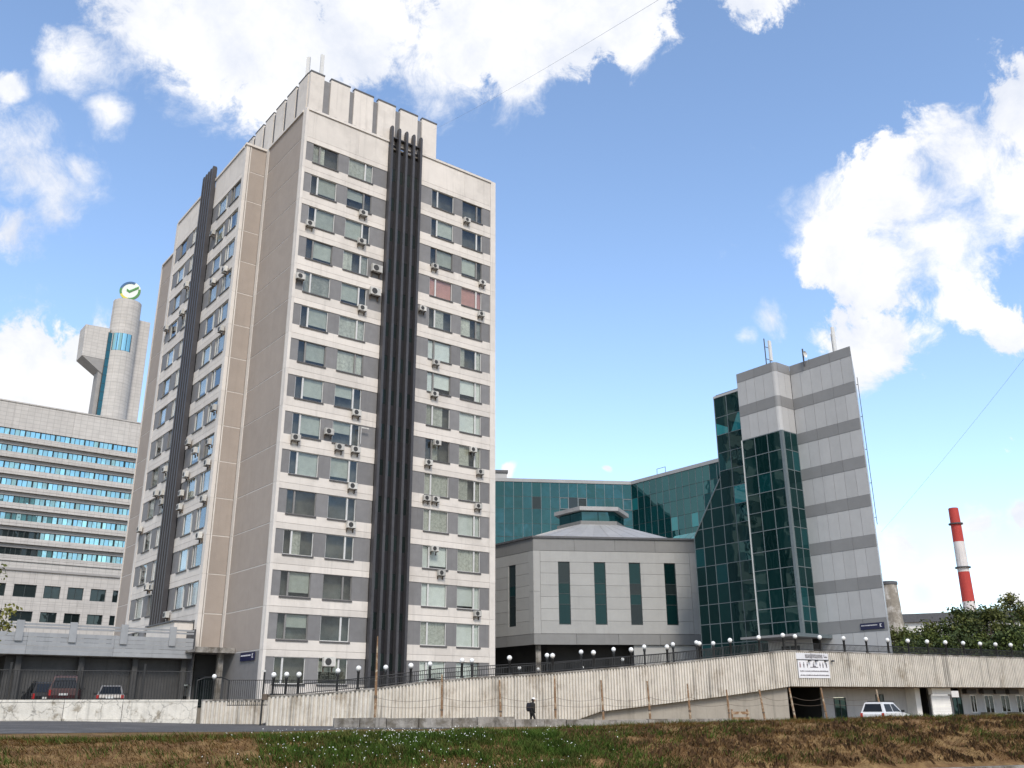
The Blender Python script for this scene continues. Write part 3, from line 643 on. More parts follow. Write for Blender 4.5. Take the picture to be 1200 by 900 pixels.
# ================================================================ HEXAGONAL HALL
HX, HY, HZ = 2.0636, 94.9776, 1.6
hall = thing('hexagonal_hall', HX, HY, HZ, HA, 'low six-sided grey panelled hall with narrow tall windows and a roof lantern', 'building')
SL = 17.25; hp = [(0, 0)]
for i in range(5): a = R(60*i); hp.append((hp[-1][0]+SL*math.cos(a), hp[-1][1]+SL*math.sin(a)))
def inset(poly, d, c): return [(c[0]+(x-c[0])*(1-d), c[1]+(y-c[1])*(1-d)) for x, y in poly]
hc = (SL/2, SL*math.sin(R(60)))
place('core', make_mesh('core', *prism(inset(hp, .02, hc), 4.9, 15.0), 'clad_joint'), hall)
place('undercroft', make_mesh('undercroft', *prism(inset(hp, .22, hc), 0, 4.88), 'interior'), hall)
hf_wall = place('undercroft_wall', make_mesh('undercroft_wall', *boxes([(10.2, 16.9, .25, .45, 0, 4.38)]), 'hex_panel'), hall)
for i in range(6):
    q = inset(hp, .06, hc)[i]; place('column', boxmesh(.5, .5, 4.88, 'concrete'), hall, (q[0], q[1], 2.44))
hf = Face(hall, HZ, 0, 0, 0)
hl = Face(hall, HZ, hp[5][0], hp[5][1], R(-60)); hr = Face(hall, HZ, hp[1][0], hp[1][1], R(60))
zb_ = [15.3, 14.17, 13.03, 11.83, 10.68, 9.48, 8.3, 7.05]
def hall_side(fc, wins, corner=.72):
    n = 4
    xs = [0, 4.3, 8.6, 12.9, SL]
    for i in range(4):
        fc.box('band_panel', 'hex_band', xs[i]+.012, xs[i+1]-.012, -.02, .2, 15.32, 16.6); fc.box('band_panel', 'hex_band', xs[i]+.012, xs[i+1]-.012, -.02, .2, 6.0, 7.02)
    wins = sorted(wins); ed = [corner]+[e for w in wins for e in w]+[SL-corner]
    for i in range(0, len(ed), 2):
        for z1, z0 in zip(zb_, zb_[1:]): fc.box('wall_panel', 'hex_panel', ed[i]+.012, ed[i+1]-.012, 0, .2, z0+.012, z1-.012)
    for (a0, a1) in wins:
        for z1, z0 in ((15.3, 14.2), (7.95, 7.05)): fc.box('wall_panel', 'hex_panel', a0-.01, a1+.01, .002, .2, z0+.012, z1-.012)
        wn = fc.multi('window', 'mullion_dark', [(-.6, -.55, -.03, .1, -3.1, 3.1), (.55, .6, -.03, .1, -3.1, 3.1), (-.55, .55, -.03, .1, -3.1, -3.05), (-.55, .55, -.03, .1, 3.05, 3.1), (-.55, .55, -.03, .1, .95, 1.0), (-.55, .55, -.03, .1, -.1, -.05), (-.55, .55, -.03, .1, -1.15, -1.1)], ((a0+a1)/2, .12, 11.07), key='hexwin')
        c = (a0+a1)/2
        for z0, z1, gm in ((8.02, 9.92, 'teal_dark'), (9.97, 10.97, 'teal_dark'), (11.02, 12.02, 'teal_dark'), (12.07, 14.12, rnd.choice(['teal_glass', 'teal_dark']))):
            fc.box('pane', gm if rnd.random() < .6 else 'dark_glass', c-.545, c+.545, .12, .14, z0, z1, wn, tilt=rnd.uniform(-.02, .02))
    for a0 in (0, SL-corner): 
        fc.box('corner_panel', 'hex_panel', a0+.012, a0+corner-.012, -.01, .2, 11.2, 15.3); fc.box('corner_panel', 'hex_panel', a0+.012, a0+corner-.012, -.01, .2, 7.05, 11.18)
hall_side(hf, [(2.57, 3.77), (6.31, 7.51), (10.0, 11.2), (13.75, 14.95)])
hall_side(hl, [(SL-4.15, SL-2.95), (9.0, 10.2), (5.0, 6.2)]); hall_side(hr, [(3, 4.2), (8, 9.2), (13, 14.2)])
place('rear_wall', make_mesh('rear_wall', *join(*[prism([hp[i], hp[(i+1) % 6], inset(hp, .015, hc)[(i+1) % 6], inset(hp, .015, hc)[i]], 4.4, 15.0) for i in (2, 3, 4)]), 'hex_panel'), hall)
cop = []
o_, i_ = inset(hp, -.012, hc), inset(hp, .04, hc)
place('coping', make_mesh('coping', *join(*[prism([o_[i], o_[(i+1) % 6], i_[(i+1) % 6], i_[i]], 15.0, 15.2) for i in range(6)]), 'cap_dark'), hall)
lb = [(hc[0]+1.0+(x-hc[0])*.235, hc[1]+(y-hc[1])*.235) for x, y in hp]
er = inset(hp, .06, hc)
for i in range(6):
    e0, e1, l1, l0 = er[i], er[(i+1) % 6], lb[(i+1) % 6], lb[i]; n = 8
    for k in range(n if i in (0, 4, 5) else 1):
        m_ = n if i in (0, 4, 5) else 1; mixp = lambda p, q, t: (p[0]+(q[0]-p[0])*t, p[1]+(q[1]-p[1])*t)
        a, b, c, d = mixp(e0, e1, k/m_), mixp(e0, e1, (k+1)/m_), mixp(l0, l1, (k+1)/m_), mixp(l0, l1, k/m_)
        Vt = [(*a, 14.9), (*b, 14.9), (*c, 18.75), (*d, 18.75)]; Vb = [(x, y, z-.12) for x, y, z in Vt]
        sh = place('roof_sheet', make_mesh('roof_sheet', Vt+Vb, [(0, 1, 2, 3), (7, 6, 5, 4), (0, 4, 5, 1), (1, 5, 6, 2), (2, 6, 7, 3), (3, 7, 4, 0)], 'roof_metal'), hall)
        if m_ > 1: place('seam', make_mesh('seam', *tube([Vt[0], Vt[3]], .035, 5), 'roof_metal'), hall)
place('lantern_base', make_mesh('lantern_base', *prism(inset(lb, -.06, (hc[0]+1, hc[1])), 18.6, 19.1), 'hex_band'), hall)
lant = place('lantern_core', make_mesh('lantern_core', *prism(inset(lb, .1, (hc[0]+1, hc[1])), 19.1, 20.3), 'interior'), hall)
for i in range(6):
    p, q = lb[i], lb[(i+1) % 6]; lf = Face(hall, HZ, p[0], p[1], math.atan2(q[1]-p[1], q[0]-p[0]))
    for k in range(2): lf.box('lantern_pane', 'teal_glass', .05+k*2.0, 1.98+k*2.0, .05, .08, 19.15+HZ, 20.25+HZ)
place('lantern_roof', make_mesh('lantern_roof', *prism(inset(lb, -.14, (hc[0]+1, hc[1])), 20.3, 20.75), 'roof_metal'), hall)
vv, vf = lathe([(0, .5), (.3, .35), (.45, 0)], 12); place('lantern_vent', make_mesh('lantern_vent', vv, vf, 'roof_metal', True), hall, (hc[0]+1, hc[1], 20.75))

# ================================================================ TEAL GLASS BLOCK BEHIND
TX, TY, TZ = 16.869, 128.9, 2.0
teal = thing('teal_glass_block', TX, TY, TZ, HA, 'long teal glass office block of two angled wings behind the hall', 'building')
t1 = Face(teal, TZ, -26, 0, 0); t2 = Face(teal, TZ, 0, 0, R(-60))
place('core', make_mesh('core', *join(prism([(-26, .1), (-.1, .1), (3, 10), (-26, 10)], 0, 27.9), prism([(-.05, .12), (.1, 0), (12.9, -22.2), (20, -17), (8, 6), (3, 9)], 0, 27.9)), 'clad_joint'), teal)
tz = [30.0, 27.95, 26.25, 24.15, 22.3, 20.4, 18.5, 16.6, 14.7]
tg = random.Random(31)
def gl_t(i, j):
    r = tg.random()
    if j == 0 and i < 13: return 'teal_glass'
    return 'teal_bright' if r < .02 and j == 1 else ('dark_glass' if r < .25 and j == 1 else 'teal_glass')
for fc, n, w in ((t1, 20, 1.3), (t2, 20, 1.2)):
    if fc is t2: gl_t = lambda i, j: 'teal_glass' if not (j in (1, 3) and tg.random() < .14) else 'teal_bright'
    for i in range(n):
        for j in range(len(tz)-1):
            fc.box('pane', gl_t(i, j), i*w+.025, (i+1)*w-.025, .03, .05, tz[j+1]+.025, tz[j]-.025, tilt=tg.uniform(-.012, .012), rx=tg.uniform(-.014, .014))
        fc.box('mullion', 'mullion', i*w-.028, i*w+.028, -.0, .08, 14.7, 30.0)
    for z in tz: fc.box('transom', 'mullion_dark', 0, n*w, .015, .07, z-.023, z+.023)
    fc.box('parapet', 'roof_metal', -.05, n*w, -.08, .5, 30.02, 30.5); fc.box('base_wall', 'teal_dark', 0, n*w, .03, .09, TZ, 14.65)
for (i, j) in ((12, 1), (14, 1), (19, 1)):
    t1.multi('open_window', 'mullion', [(-.62, -.54, -.04, .02, -.8, .8), (.54, .62, -.04, .02, -.8, .8), (-.54, .54, -.04, .02, -.8, -.72), (-.54, .54, -.04, .02, .72, .8)], (i*1.3+.65, -.02, 27.1), key='ow')
t1.box('roof_plant', 'clad_light', 3.0, 8.5, 2.5, 5, 29.9, 31.9); t1.multi('roof_plant_rim', 'cap_dark', [(-2.9, 2.9, -1.4, 1.4, -.15, .25)], (5.75, 3.75, 32.0))
t2.multi('roof_rail', 'steel_dark', [(0, .05, 0, .05, 0, 1.2), (1.6, 1.65, 0, .05, 0, 1.2), (0, 1.65, 0, .05, 1.15, 1.2), (4.4, 9.5, .6, 1.4, 0, .45)], (4, 1.2, 30.5))
# pale sloping skylight between the hall and the raking glass
sky_l = thing('sloping_skylight', 19.0, 98.0, 16.55, YA, 'pale teal sloping glass strip above the hall roof by the raking glass edge', 'skylight')
for k in range(4):
    V4 = [(.0, k*1.1, 0), (2.2, k*1.1, 1.5), (2.2, k*1.1+1.05, 1.5), (.0, k*1.1+1.05, 0)]
    place('pane', make_mesh('pane', V4+[(x, y, z-.04) for x, y, z in V4], [(0, 1, 2, 3), (7, 6, 5, 4), (0, 4, 5, 1), (1, 5, 6, 2), (2, 6, 7, 3), (3, 7, 4, 0)], 'teal_bright'), sky_l)

# ================================================================ BANK HEADQUARTERS FAR LEFT
QX, QY, QZ = -101.013, 172.616, 2.0
bank = thing('bank_building', QX, QY, QZ, YA, 'large stone office building with long bands of bright cyan windows', 'building')
bf = Face(bank, QZ, 0, 0, 0)
place('core', make_mesh('core', *boxes([(-30, 58, .9, 30, 0, 55.5)]), 'stone_dark'), bank)
for i in range(8): bf.box('stone_panel', 'stone_bank', -30+i*11+.01, -19+i*11-.01, 0, 1.0, 52.75, 58.0)
bf.box('coping', 'stone_bank', -30.2, 58.2, -.15, 1.1, 58.01, 58.25)
rows = [52.7-3.3*k for k in range(8)]
for k, zt in enumerate(rows):
    bf.box('ledge', 'stone_bank', -30, 58, -.55, .9, zt-2.05, zt-1.42) ; bf.box('soffit', 'stone_dark', -30, 58, -.05, .9, zt-3.28, zt-2.07) if k < 7 else bf.box('soffit', 'stone_bank', -30, 58, -.4, .9, zt-4.4, zt-2.07)
    bf.box('ledge_line', 'stone_bank', -30, 58, -.62, -.40, zt-2.55, zt-2.10)
    for i in range(14):
        a = -2.8+i*2.78
        fr = bf.multi('window', 'mullion_dark', [(-1.36, 1.36, 0, .1, -.72, -.66), (-1.36, 1.36, 0, .1, .62, .68), (-1.39, -1.33, -.6, .1, -.7, .68)]+[(-1.36+.9*q-.05, -1.36+.9*q+.05, 0, .1, -.66, .62) for q in range(1, 4)], (a+1.4, .25, zt-.68), key='bw')
        for q in range(3):
            gm = 'cyan_glass' if not (k >= 6 and 1 < i < 5) else 'dark_glass'
            bf.box('pane', gm, a+.04+.9*q+.06, a+.04+.9*q+.84, .3, .33, zt-1.32, zt-.07, fr, tilt=rnd.uniform(-.05, .05), rx=rnd.uniform(-.035, .035))
# projecting stone podium with square windows
bp_ = Face(bank, QZ, 0, -8, 0)
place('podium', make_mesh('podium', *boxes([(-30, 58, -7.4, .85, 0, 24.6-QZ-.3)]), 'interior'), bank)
bp_.box('podium_coping', 'stone_dark', -30, 58, -.3, 1.0, 24.35, 24.75)
pw = [(-5.6, -2.9), (-1.5, 1.2), (2.6, 5.4), (6.75, 10.55), (11.85, 14.65), (15.95, 18.7), (20.0, 22.75), (24.05, 26.8), (28.1, 30.9)]
def podium_row(zhi, zwt, zwb, zlo):
    ed = [-30]+[e for w in pw for e in w]+[58]
    for i in range(0, len(ed), 2):
        bp_.box('stone_panel', 'stone_bank', ed[i]+.01, ed[i+1]-.01, 0, .6, zwb, zwt)
    for i in range(11): bp_.box('stone_panel', 'stone_bank', -30+i*8+.012, -22+i*8-.012, 0, .6, zwt+.012, zhi); bp_.box('stone_panel', 'stone_bank', -30+i*8+.012, -22+i*8-.012, 0, .6, zlo, zwb-.012)
    for a0, a1 in pw:
        w = (a1-a0)/2; h = (zwt-zwb)/2
        fr = bp_.multi('window', 'mullion_dark', [(-w, -w+.1, -.05, .05, -h, h), (w-.1, w, -.05, .05, -h, h), (-.05, .05, -.05, .05, -h, h), (-w+.1, w-.1, -.05, .05, h-.1, h), (-w+.1, w-.1, -.05, .05, -h, -h+.1)], ((a0+a1)/2, .3, (zwt+zwb)/2), key=('pw', round(w, 2), round(h, 2)))
        bp_.box('pane', 'dark_glass', a0+.1, (a0+a1)/2-.05, .32, .35, zwb+.1, zwt-.1, fr); bp_.box('pane', 'dark_glass', (a0+a1)/2+.05, a1-.1, .32, .35, zwb+.1, zwt-.1, fr)
podium_row(24.33, 21.95, 19.7, 18.6); podium_row(18.58, 17.2, 15.4, 14.4); podium_row(14.38, 13.2, 11.4, 10.2); podium_row(10.18, 8.8, 7.0, QZ)
# round stair tower with cantilevered box
bt = thing('round_tower', *(bank.matrix_basis @ Vector((24.6, 15.2, 0))).to_2d(), 58.3, YA, 'round stone tower with a curved window and a cantilevered box, above the cyan-windowed building', 'tower')
zt0 = 58.3
def ring(prof, material, name, seg=40, arc=(0, 360), sm=True, parent=None): return place(name, make_mesh(name, *lathe([(r, z-zt0) for r, z in prof], seg, arc), material, sm), parent or bt)
for z in range(16): ring([(3.12, 58.0+z*2.06+.012), (3.12, 58.0+(z+1)*2.06-.012)], 'stone_bank', 'drum')
ring([(3.05, 57.9), (3.05, 91.0), (0, 91.0)], 'stone_dark', 'drum_core')
wz = ring([(3.16, 78.0), (3.16, 82.2)], 'cyan_glass', 'curved_window', 10, (218, 292), True)
for i, a in enumerate((218, 236.5, 255, 273.5, 292)): place('mullion', make_mesh('mullion', *tube([(3.2*math.cos(R(a)), 3.2*math.sin(R(a)), 78-zt0), (3.2*math.cos(R(a)), 3.2*math.sin(R(a)), 82.2-zt0)], .06, 5), 'mullion_dark'), bt)
place('stair_glazing', make_mesh('stair_glazing', *boxes([(-3.5, -2.5, -1.6, -.6, 0, 82.2-zt0)]), 'teal_glass'), bt)
place('stair_frame', make_mesh('stair_frame', *boxes([(-3.56, -3.5, -1.66, -.5, 0, 82.3-zt0), (-2.5, -2.44, -1.68, -1.58, 0, 82.3-zt0)]+[(-3.52, -2.5, -1.65, -1.61, 1.5+i*2, 1.56+i*2) for i in range(11)]), 'mullion_dark'), bt)
place('stair_wall', make_mesh('stair_wall', *boxes([(-4.4, -3.57, -1.0, 2.5, 0, 76-zt0)]), 'stone_dark'), bt)
V = [(-8.6, -1.5, 83.0-zt0), (-3.3, -1.5, 83.2-zt0), (-3.3, 3.5, 83.2-zt0), (-8.6, 3.5, 83.0-zt0), (-8.4, -1.5, 75.5-zt0), (-3.3, -1.5, 75.5-zt0), (-3.3, 3.5, 75.5-zt0), (-8.4, 3.5, 75.5-zt0)]
place('cantilever_box', make_mesh('cantilever_box', V, [(0, 1, 2, 3), (7, 6, 5, 4), (4, 5, 1, 0), (5, 6, 2, 1), (6, 7, 3, 2), (7, 4, 0, 3)], 'stone_bank'), bt)
V = [(-8.35, -1.45, 75.48-zt0), (-3.4, -1.45, 75.48-zt0), (-3.4, 3.4, 75.48-zt0), (-8.35, 3.4, 75.48-zt0), (-3.6, -1.2, 72.2-zt0), (-3.4, -1.2, 72.2-zt0), (-3.4, 3.2, 72.2-zt0), (-3.6, 3.2, 72.2-zt0)]
place('box_underside', make_mesh('box_underside', V, [(0, 1, 2, 3), (7, 6, 5, 4), (4, 5, 1, 0), (5, 6, 2, 1), (6, 7, 3, 2), (7, 4, 0, 3)], 'stone_dark'), bt)
place('side_slab', make_mesh('side_slab', *boxes([(2.5, 5.8, .2, 4.5, 0, 87.6-zt0)]), 'stone_bank'), bt)
# round emblem on top: disc, coloured ring, tick
em = thing('emblem_sign', *(bank.matrix_basis @ Vector((24.5, 14.0, 0))).to_2d(), 91.2, R(-2)+YA*.35, 'round white sign with a green tick in a yellow, green and blue ring', 'sign')
dv, df = lathe([(0, -.2), (2.35, -.2), (2.4, 0), (2.35, .2), (0, .2)], 40); place('disc', make_mesh('disc', [(x, -z, y+2.5) for x, y, z in dv], df, 'logo_disc'), em)
def arc_(name, a0, a1, m_):
    V, F = [], []; n = 14
    for i in range(n+1):
        a = R(a0+(a1-a0)*i/n)
        for r, y in ((1.85, -.32), (2.35, -.32), (2.35, -.21), (1.85, -.21)): V.append((r*math.cos(a), y, r*math.sin(a)+2.5))
    for i in range(n):
        for k in range(4): F.append((i*4+k, i*4+(k+1) % 4, i*4+4+(k+1) % 4, i*4+4+k))
    place(name, make_mesh(name, V, F, m_), em)
arc_('ring_segment', 65, 165, 'logo_blue'); arc_('ring_segment', 165, 205, 'logo_green'); arc_('ring_segment', 205, 262, 'logo_yellow'); arc_('ring_segment', 262, 372, 'logo_green')
tk = [(-.75, 3.0), (-.1, 2.55), (1.85, 3.75), (1.85, 3.2), (-.1, 1.98), (-.75, 2.45)]
n_ = len(tk); place('tick', make_mesh('tick', [(x, -.34, z) for x, z in tk]+[(x, -.21, z) for x, z in tk], [tuple(range(n_)), tuple(range(2*n_-1, n_-1, -1))]+[(i, n_+i, n_+(i+1) % n_, (i+1) % n_) for i in range(n_)], 'logo_green'), em)
place('sign_foot', make_mesh('sign_foot', *boxes([(-.9, -.75, -.05, .1, -.4, .7), (.75, .9, -.05, .1, -.4, .7)]), 'steel_dark'), em)
# ================================================================ PARKING DECK, YARD AND LEFT WALL
pk = thing('parking_deck', *tw(-2.6, 8.0), .2, YA, 'low dark parking structure with a grey slatted metal fascia and railing', 'building')
pf = Face(pk, .2, 0, 0, 0)
for j in range(5):
    z0 = 3.98+j*.316
    for i in range(6): pf.box('slat', 'fascia_metal', -i*6.2-6.19, -i*6.2-.01, 0 if j % 2 == 0 else .02, .10, z0+.008, z0+.306)
place('deck_slab', make_mesh('deck_slab', *boxes([(-37, -.05, .11, 14, 3.75, 4.0)]), 'concrete'), pk)
pf.box('fascia_end', 'steel_dark', -.0, .12, -.02, 2.5, 2.0, 6.3)
for z0, z1 in ((5.86, 6.0), (6.08, 6.22)): pf.box('rail', 'fascia_metal', -37, -.02, .02, .08, z0, z1)
for a in (-13.0, -9.3, -5.55, -1.75, -16.8, -20.6, -24.4): pf.box('rail_post', 'fascia_metal', a-.28, a+.24, -.14, .0, 4.92, 6.4)
pf.box('back_wall', 'yard_wall', -13.2, -.4, 1.3, 1.5, .2, 3.9); pf.box('side_wall', 'interior', -37, -13.3, 9, 9.2, .2, 3.9); pf.box('side_wall', 'yard_wall', -13.4, -13.2, 1.3, 9, .2, 3.9)
for a in (-.35, -4.2, -8.2, -12.6, -17, -21.5): pf.box('column', 'yard_wall', a-.2, a+.2, .7, 1.1, .2, 3.95)
pf.box('roller_door', 'yard_wall', -12.3, -9.2, 1.22, 1.3, .2, 3.1)
# white retaining wall: stone blocks, cracked
W0, W1 = Vector((-39.0, 54.85)), Vector((-20.2, 62.95)); wd_ = (W1-W0); wl = wd_.length; wang = math.atan2(wd_.y, wd_.x)
rw = thing('retaining_wall', W0.x, W0.y, -.75, wang, 'cracked whitewashed stone retaining wall along the drive', 'wall')
rr = random.Random(2); x = 0; 
while x < wl-.3:
    w = min(rr.uniform(2.4, 4.6), wl-x); 
    place('wall_block', boxmesh(w-.03, .4, 1.02, 'concrete_white'), rw, (x+w/2, .2+rr.uniform(-.015, .015), .76+rr.uniform(-.01, .01)))
    place('base_block', boxmesh(w-.04, .5, .34, 'concrete_white'), rw, (x+w/2+rr.uniform(-.005, .005), .17, .07)); place('cap', boxmesh(w-.02, .46, .13, 'concrete_white'), rw, (x+w/2, .2, 1.35)); x += w
def iron_fence(name, pts, z_of, h, label, pitch=.12, posts=None, cat='railing', rail_r=.025, bar=.013):
    """railing along a line: rails, posts and a mesh of thin bars"""
    p0 = Vector(pts[0]); t = thing(name, p0.x, p0.y, z_of(0), 0, label, cat); bars = []; tops = []; bots = []; L0 = 0; zb0 = z_of(0)
    for a, b in zip(pts, pts[1:]):
        a, b = Vector(a), Vector(b); n = int((b-a).length/pitch)
        for i in range(n+1):
            q = a+(b-a)*(i/max(1, n)); z = z_of(L0+(b-a).length*i/max(1, n))-zb0; x, y = q.x-p0.x, q.y-p0.y
            bars.append((x-bar, x+bar, y-bar, y+bar, z+.06, z+h)); tops.append((x, y, z+h)); bots.append((x, y, z+.09))
        L0 += (b-a).length
    tag(place('bars', make_mesh('bars', *boxes(bars), 'black_iron'), t), kind='stuff')
    place('top_rail', make_mesh('top_rail', *tube(tops, rail_r, 5), 'black_iron'), t); place('bottom_rail', make_mesh('bottom_rail', *tube(bots, rail_r, 5), 'black_iron'), t)
    return t
wn = Vector((-wd_.y, wd_.x)).normalized()
iron_fence('yard_fence', [W0+wn*.8, W1+wn*.8-wd_.normalized()*.6], lambda l: .25, 2.15, 'thin dark iron bar fence standing behind the whitewashed wall', .17, cat='fence', bar=.014)
for i, px in enumerate((9.2, 13.1, 16.9)):
    q = W0+wn*.8+wd_.normalized()*px; t = thing('fence_post', q.x, q.y, .2, wang, 'square dark fence post behind the whitewashed wall, %s from the left' % ORD[i+1], 'post', 'yard fence posts'); place('shaft', boxmesh(.12, .12, 2.6, 'black_iron'), t, (0, 0, 1.3)); place('cap', boxmesh(.16, .16, .05, 'black_iron'), t, (0, 0, 2.63))

# ================================================================ RIBBED WALLS
def ribbed_panel(L_, zb0, zb1, zt0, zt1, pitch=.2, dep=.10, th=.16):
    """one wall panel with trapezoid ribs; bottom and top edges may slope"""
    n = max(1, round(L_/pitch)); p = L_/n; prof = []
    for i in range(n):
        x = i*p; prof += [(x, 0), (x+p*.10, -dep), (x+p*.52, -dep), (x+p*.62, 0)]
    prof.append((L_, 0)); V, F = [], []; m_ = len(prof)
    for x, y in prof: k = x/L_; V.append((x, y, zb0+(zb1-zb0)*k))
    for x, y in prof: k = x/L_; V.append((x, y, zt0+(zt1-zt0)*k))
    F = [(i, i+1, m_+i+1, m_+i) for i in range(m_-1)]
    b = len(V); V += [(0, th, zb0), (L_, th, zb1), (L_, th, zt1), (0, th, zt0)]
    F += [(b+1, b, b+3, b+2), (0, m_, b+3, b), (m_-1, b+1, b+2, 2*m_-1), tuple(range(m_-1, -1, -1))+(b, b+1), tuple(range(m_, 2*m_))+(b+2, b+3)]
    return V, F
def tab(tb, x):
    if x <= tb[0][0]: return tb[0][1]
    for (a, b), (c, d) in zip(tb, tb[1:]):
        if x <= c: return b+(d-b)*(x-a)/(c-a)
    return tb[-1][1]
A, B, C = Vector((-14.9, 59.2)), Vector((-8.2, 57.4)), Vector((19.177, 67.322)); CDA = R(27); Dp = C+Vector((math.cos(CDA), math.sin(CDA)))*62
TOPS = {'AB': [(0, .84), (1.5, .80), (4.8, 1.06), (6.94, 1.21)], 'BC': [(0, 1.21), (3.9, 1.71), (7.5, 1.93), (11.6, 2.17), (19.5, 2.81), (24.8, 3.36), (29.12, 3.78)], 'CD': [(0, 3.78), (62, 3.66)]}
BOTS = {'AB': [(0, -1.0), (6.94, -1.05)], 'BC': [(0, -1.05), (11.9, -1.05), (12.3, -.43), (18.1, .15), (24.5, .80), (29.12, 1.36)], 'CD': [(0, 1.36), (62, 1.44)]}
def ribbed_wall(name, P, Q, key, label, plen=2.9):
    pitch, dep = ((.29, .13) if key in ('AB', 'IN') else (.2, .10))
    d = Q-P; L_ = d.length; ang = math.atan2(d.y, d.x); t = thing(name, P.x, P.y, BOTS[key][0][1], ang, label, 'wall'); zb = BOTS[key][0][1]
    n = max(1, round(L_/plen)); w = L_/n
    for i in range(n):
        a, b = i*w+.008, (i+1)*w-.008
        V, F = ribbed_panel(b-a, tab(BOTS[key], a)-zb, tab(BOTS[key], b)-zb, tab(TOPS[key], a)-zb-.1, tab(TOPS[key], b)-zb-.1, pitch, dep)
        place('ribbed_panel', make_mesh('ribbed_panel', V, F, 'ribbed_paint'), t, (a, 0, 0))
        cv = [(0, -.09, tab(TOPS[key], a)-zb-.1), (b-a, -.09, tab(TOPS[key], b)-zb-.1)]
        V = []
        for x, zz in ((0, tab(TOPS[key], a)-zb), (b-a, tab(TOPS[key], b)-zb)): V += [(x, -.09, zz-.095), (x, .24, zz-.095), (x, .24, zz), (x, -.09, zz)]
        place('coping', make_mesh('coping', V, [(0, 3, 2, 1), (4, 5, 6, 7), (0, 1, 5, 4), (1, 2, 6, 5), (2, 3, 7, 6), (3, 0, 4, 7)], 'concrete'), t, (a, 0, 0))
    return t
ribbed_wall('ribbed_wall', A, B, 'AB', 'low curved-off end of the ribbed ramp wall beside the drive')
ribbed_wall('ribbed_wall', B, C, 'BC', 'long ribbed cream wall rising with the ramp')
ribbed_wall('ribbed_wall', C, Dp, 'CD', 'ribbed cream deck wall above the garages')
TOPS['IN'] = [(0, .66), (7, .74)]; BOTS['IN'] = [(0, -.95), (7, -1.0)]
ribbed_wall('ribbed_wall', Vector((-20.15, 63.1)), Vector((-14.4, 67.3)), 'IN', 'short weathered ribbed wall between the whitewashed wall and the ramp')
# concealed soffit and back of the deck above the garages
cdv = Vector((math.cos(CDA), math.sin(CDA))); cdn = Vector((-cdv.y, cdv.x))
def cd(a, d): q = C+cdv*a+cdn*d; return q.x, q.y
gar = thing('garage_row', C.x, C.y, -1.25, CDA, 'row of garages and basement rooms under the deck', 'building')
gf = Face(gar, -1.25, 0, 0, 0); GD = 2.5
place('soffit', make_mesh('soffit', *boxes([(0.1, 62, .2, 12, 2.62, 2.85)]), 'concrete'), gar)
gf.box('floor', 'concrete', -1.5, 62, .0, 12, -1.45, -1.22)
gf.box('back_wall', 'interior', -6, 5.4, 8.5, 8.7, -1.2, 1.4); gf.box('side_wall', 'interior', 5.28, 5.4, GD+.2, 8.5, -1.2, 1.4)
gf.box('wall_panel', 'garage_wall', 5.3, 6.38, GD, GD+.2, -1.2, 1.37); gf.box('wall_panel', 'garage_wall', 7.62, 10.7, GD, GD+.2, -1.2, 1.37); gf.box('wall_panel', 'garage_wall', 6.38, 7.62, GD+.002, GD+.2, .66, 1.37); gf.box('wall_panel', 'garage_wall', 11.6, 14.1, GD, GD+.2, -1.2, 1.37); gf.box('wall_panel', 'garage_wall', 10.7, 11.6, GD+.002, GD+.2, -1.2, .1); gf.box('wall_panel', 'garage_wall', 10.7, 11.6, GD+.002, GD+.2, .9, 1.37)
def opening(name, a0, a1, z0, z1, gm='teal_dark', fm='mullion_dark'):
    w, h = (a1-a0)/2, (z1-z0)/2
    f_ = gf.multi(name, fm, [(-w, -w+.06, -.05, .05, -h, h), (w-.06, w, -.05, .05, -h, h), (-w+.06, w-.06, -.05, .05, h-.06, h), (-w+.06, w-.06, -.05, .05, -h, -h+.06), (-.03, .03, -.05, .05, -h+.06, h-.06)], ((a0+a1)/2, GD+.02, (z0+z1)/2))
    gf.box('pane', gm, a0+.06, (a0+a1)/2-.03, GD+.01, GD+.03, z0+.06, z1-.06, f_); gf.box('pane', gm, (a0+a1)/2+.03, a1-.06, GD+.01, GD+.03, z0+.06, z1-.06, f_)
opening('door', 6.4, 7.6, -1.2, .64); opening('window', 10.72, 11.58, .12, .88, 'dark_glass')
gf.box('pillar', 'shutter_white', 14.0, 14.55, 1.6, GD+.15, -1.2, 1.37)
gf.box('back_wall', 'interior', 14.6, 16.6, 6, 6.2, -1.2, 1.4); gf.box('side_wall', 'interior', 16.5, 16.62, GD+.2, 6, -1.2, 1.4); gf.box('side_wall', 'garage_wall', 14.35, 14.55, GD+.2, 6, -1.2, 1.37); gf.box('crate_stack', 'steel_dark', 14.9, 16.2, 4.5, 5.4, -1.2, .3)
gf.box('wall_panel', 'garage_wall', 16.6, 16.88, GD, GD+.2, -1.2, 1.37)
gf.box('shutter_box', 'shutter_white', 14.9, 17.0, .75, 1.1, .86, 1.34)
for k in range(10): gf.box('shutter_slat', 'shutter_white', 14.9, 16.98, .9, .98, -1.2+k*.2, -1.2+k*.2+.19)
opening('door', 19.2, 20.3, -1.2, .68); gf.box('wall_panel', 'garage_wall', 19.02, 19.2, GD, GD+.2, -1.2, 1.37)
ed = [20.3, 21.3, 22.0, 23.0, 24.1, 25.0, 26.1, 26.95, 27.9, 29, 30.2, 31.5, 32.6]
for i in range(0, len(ed)-1, 2): gf.box('wall_panel', 'garage_wall', ed[i], ed[i+1], GD, GD+.2, -1.2, 1.37)
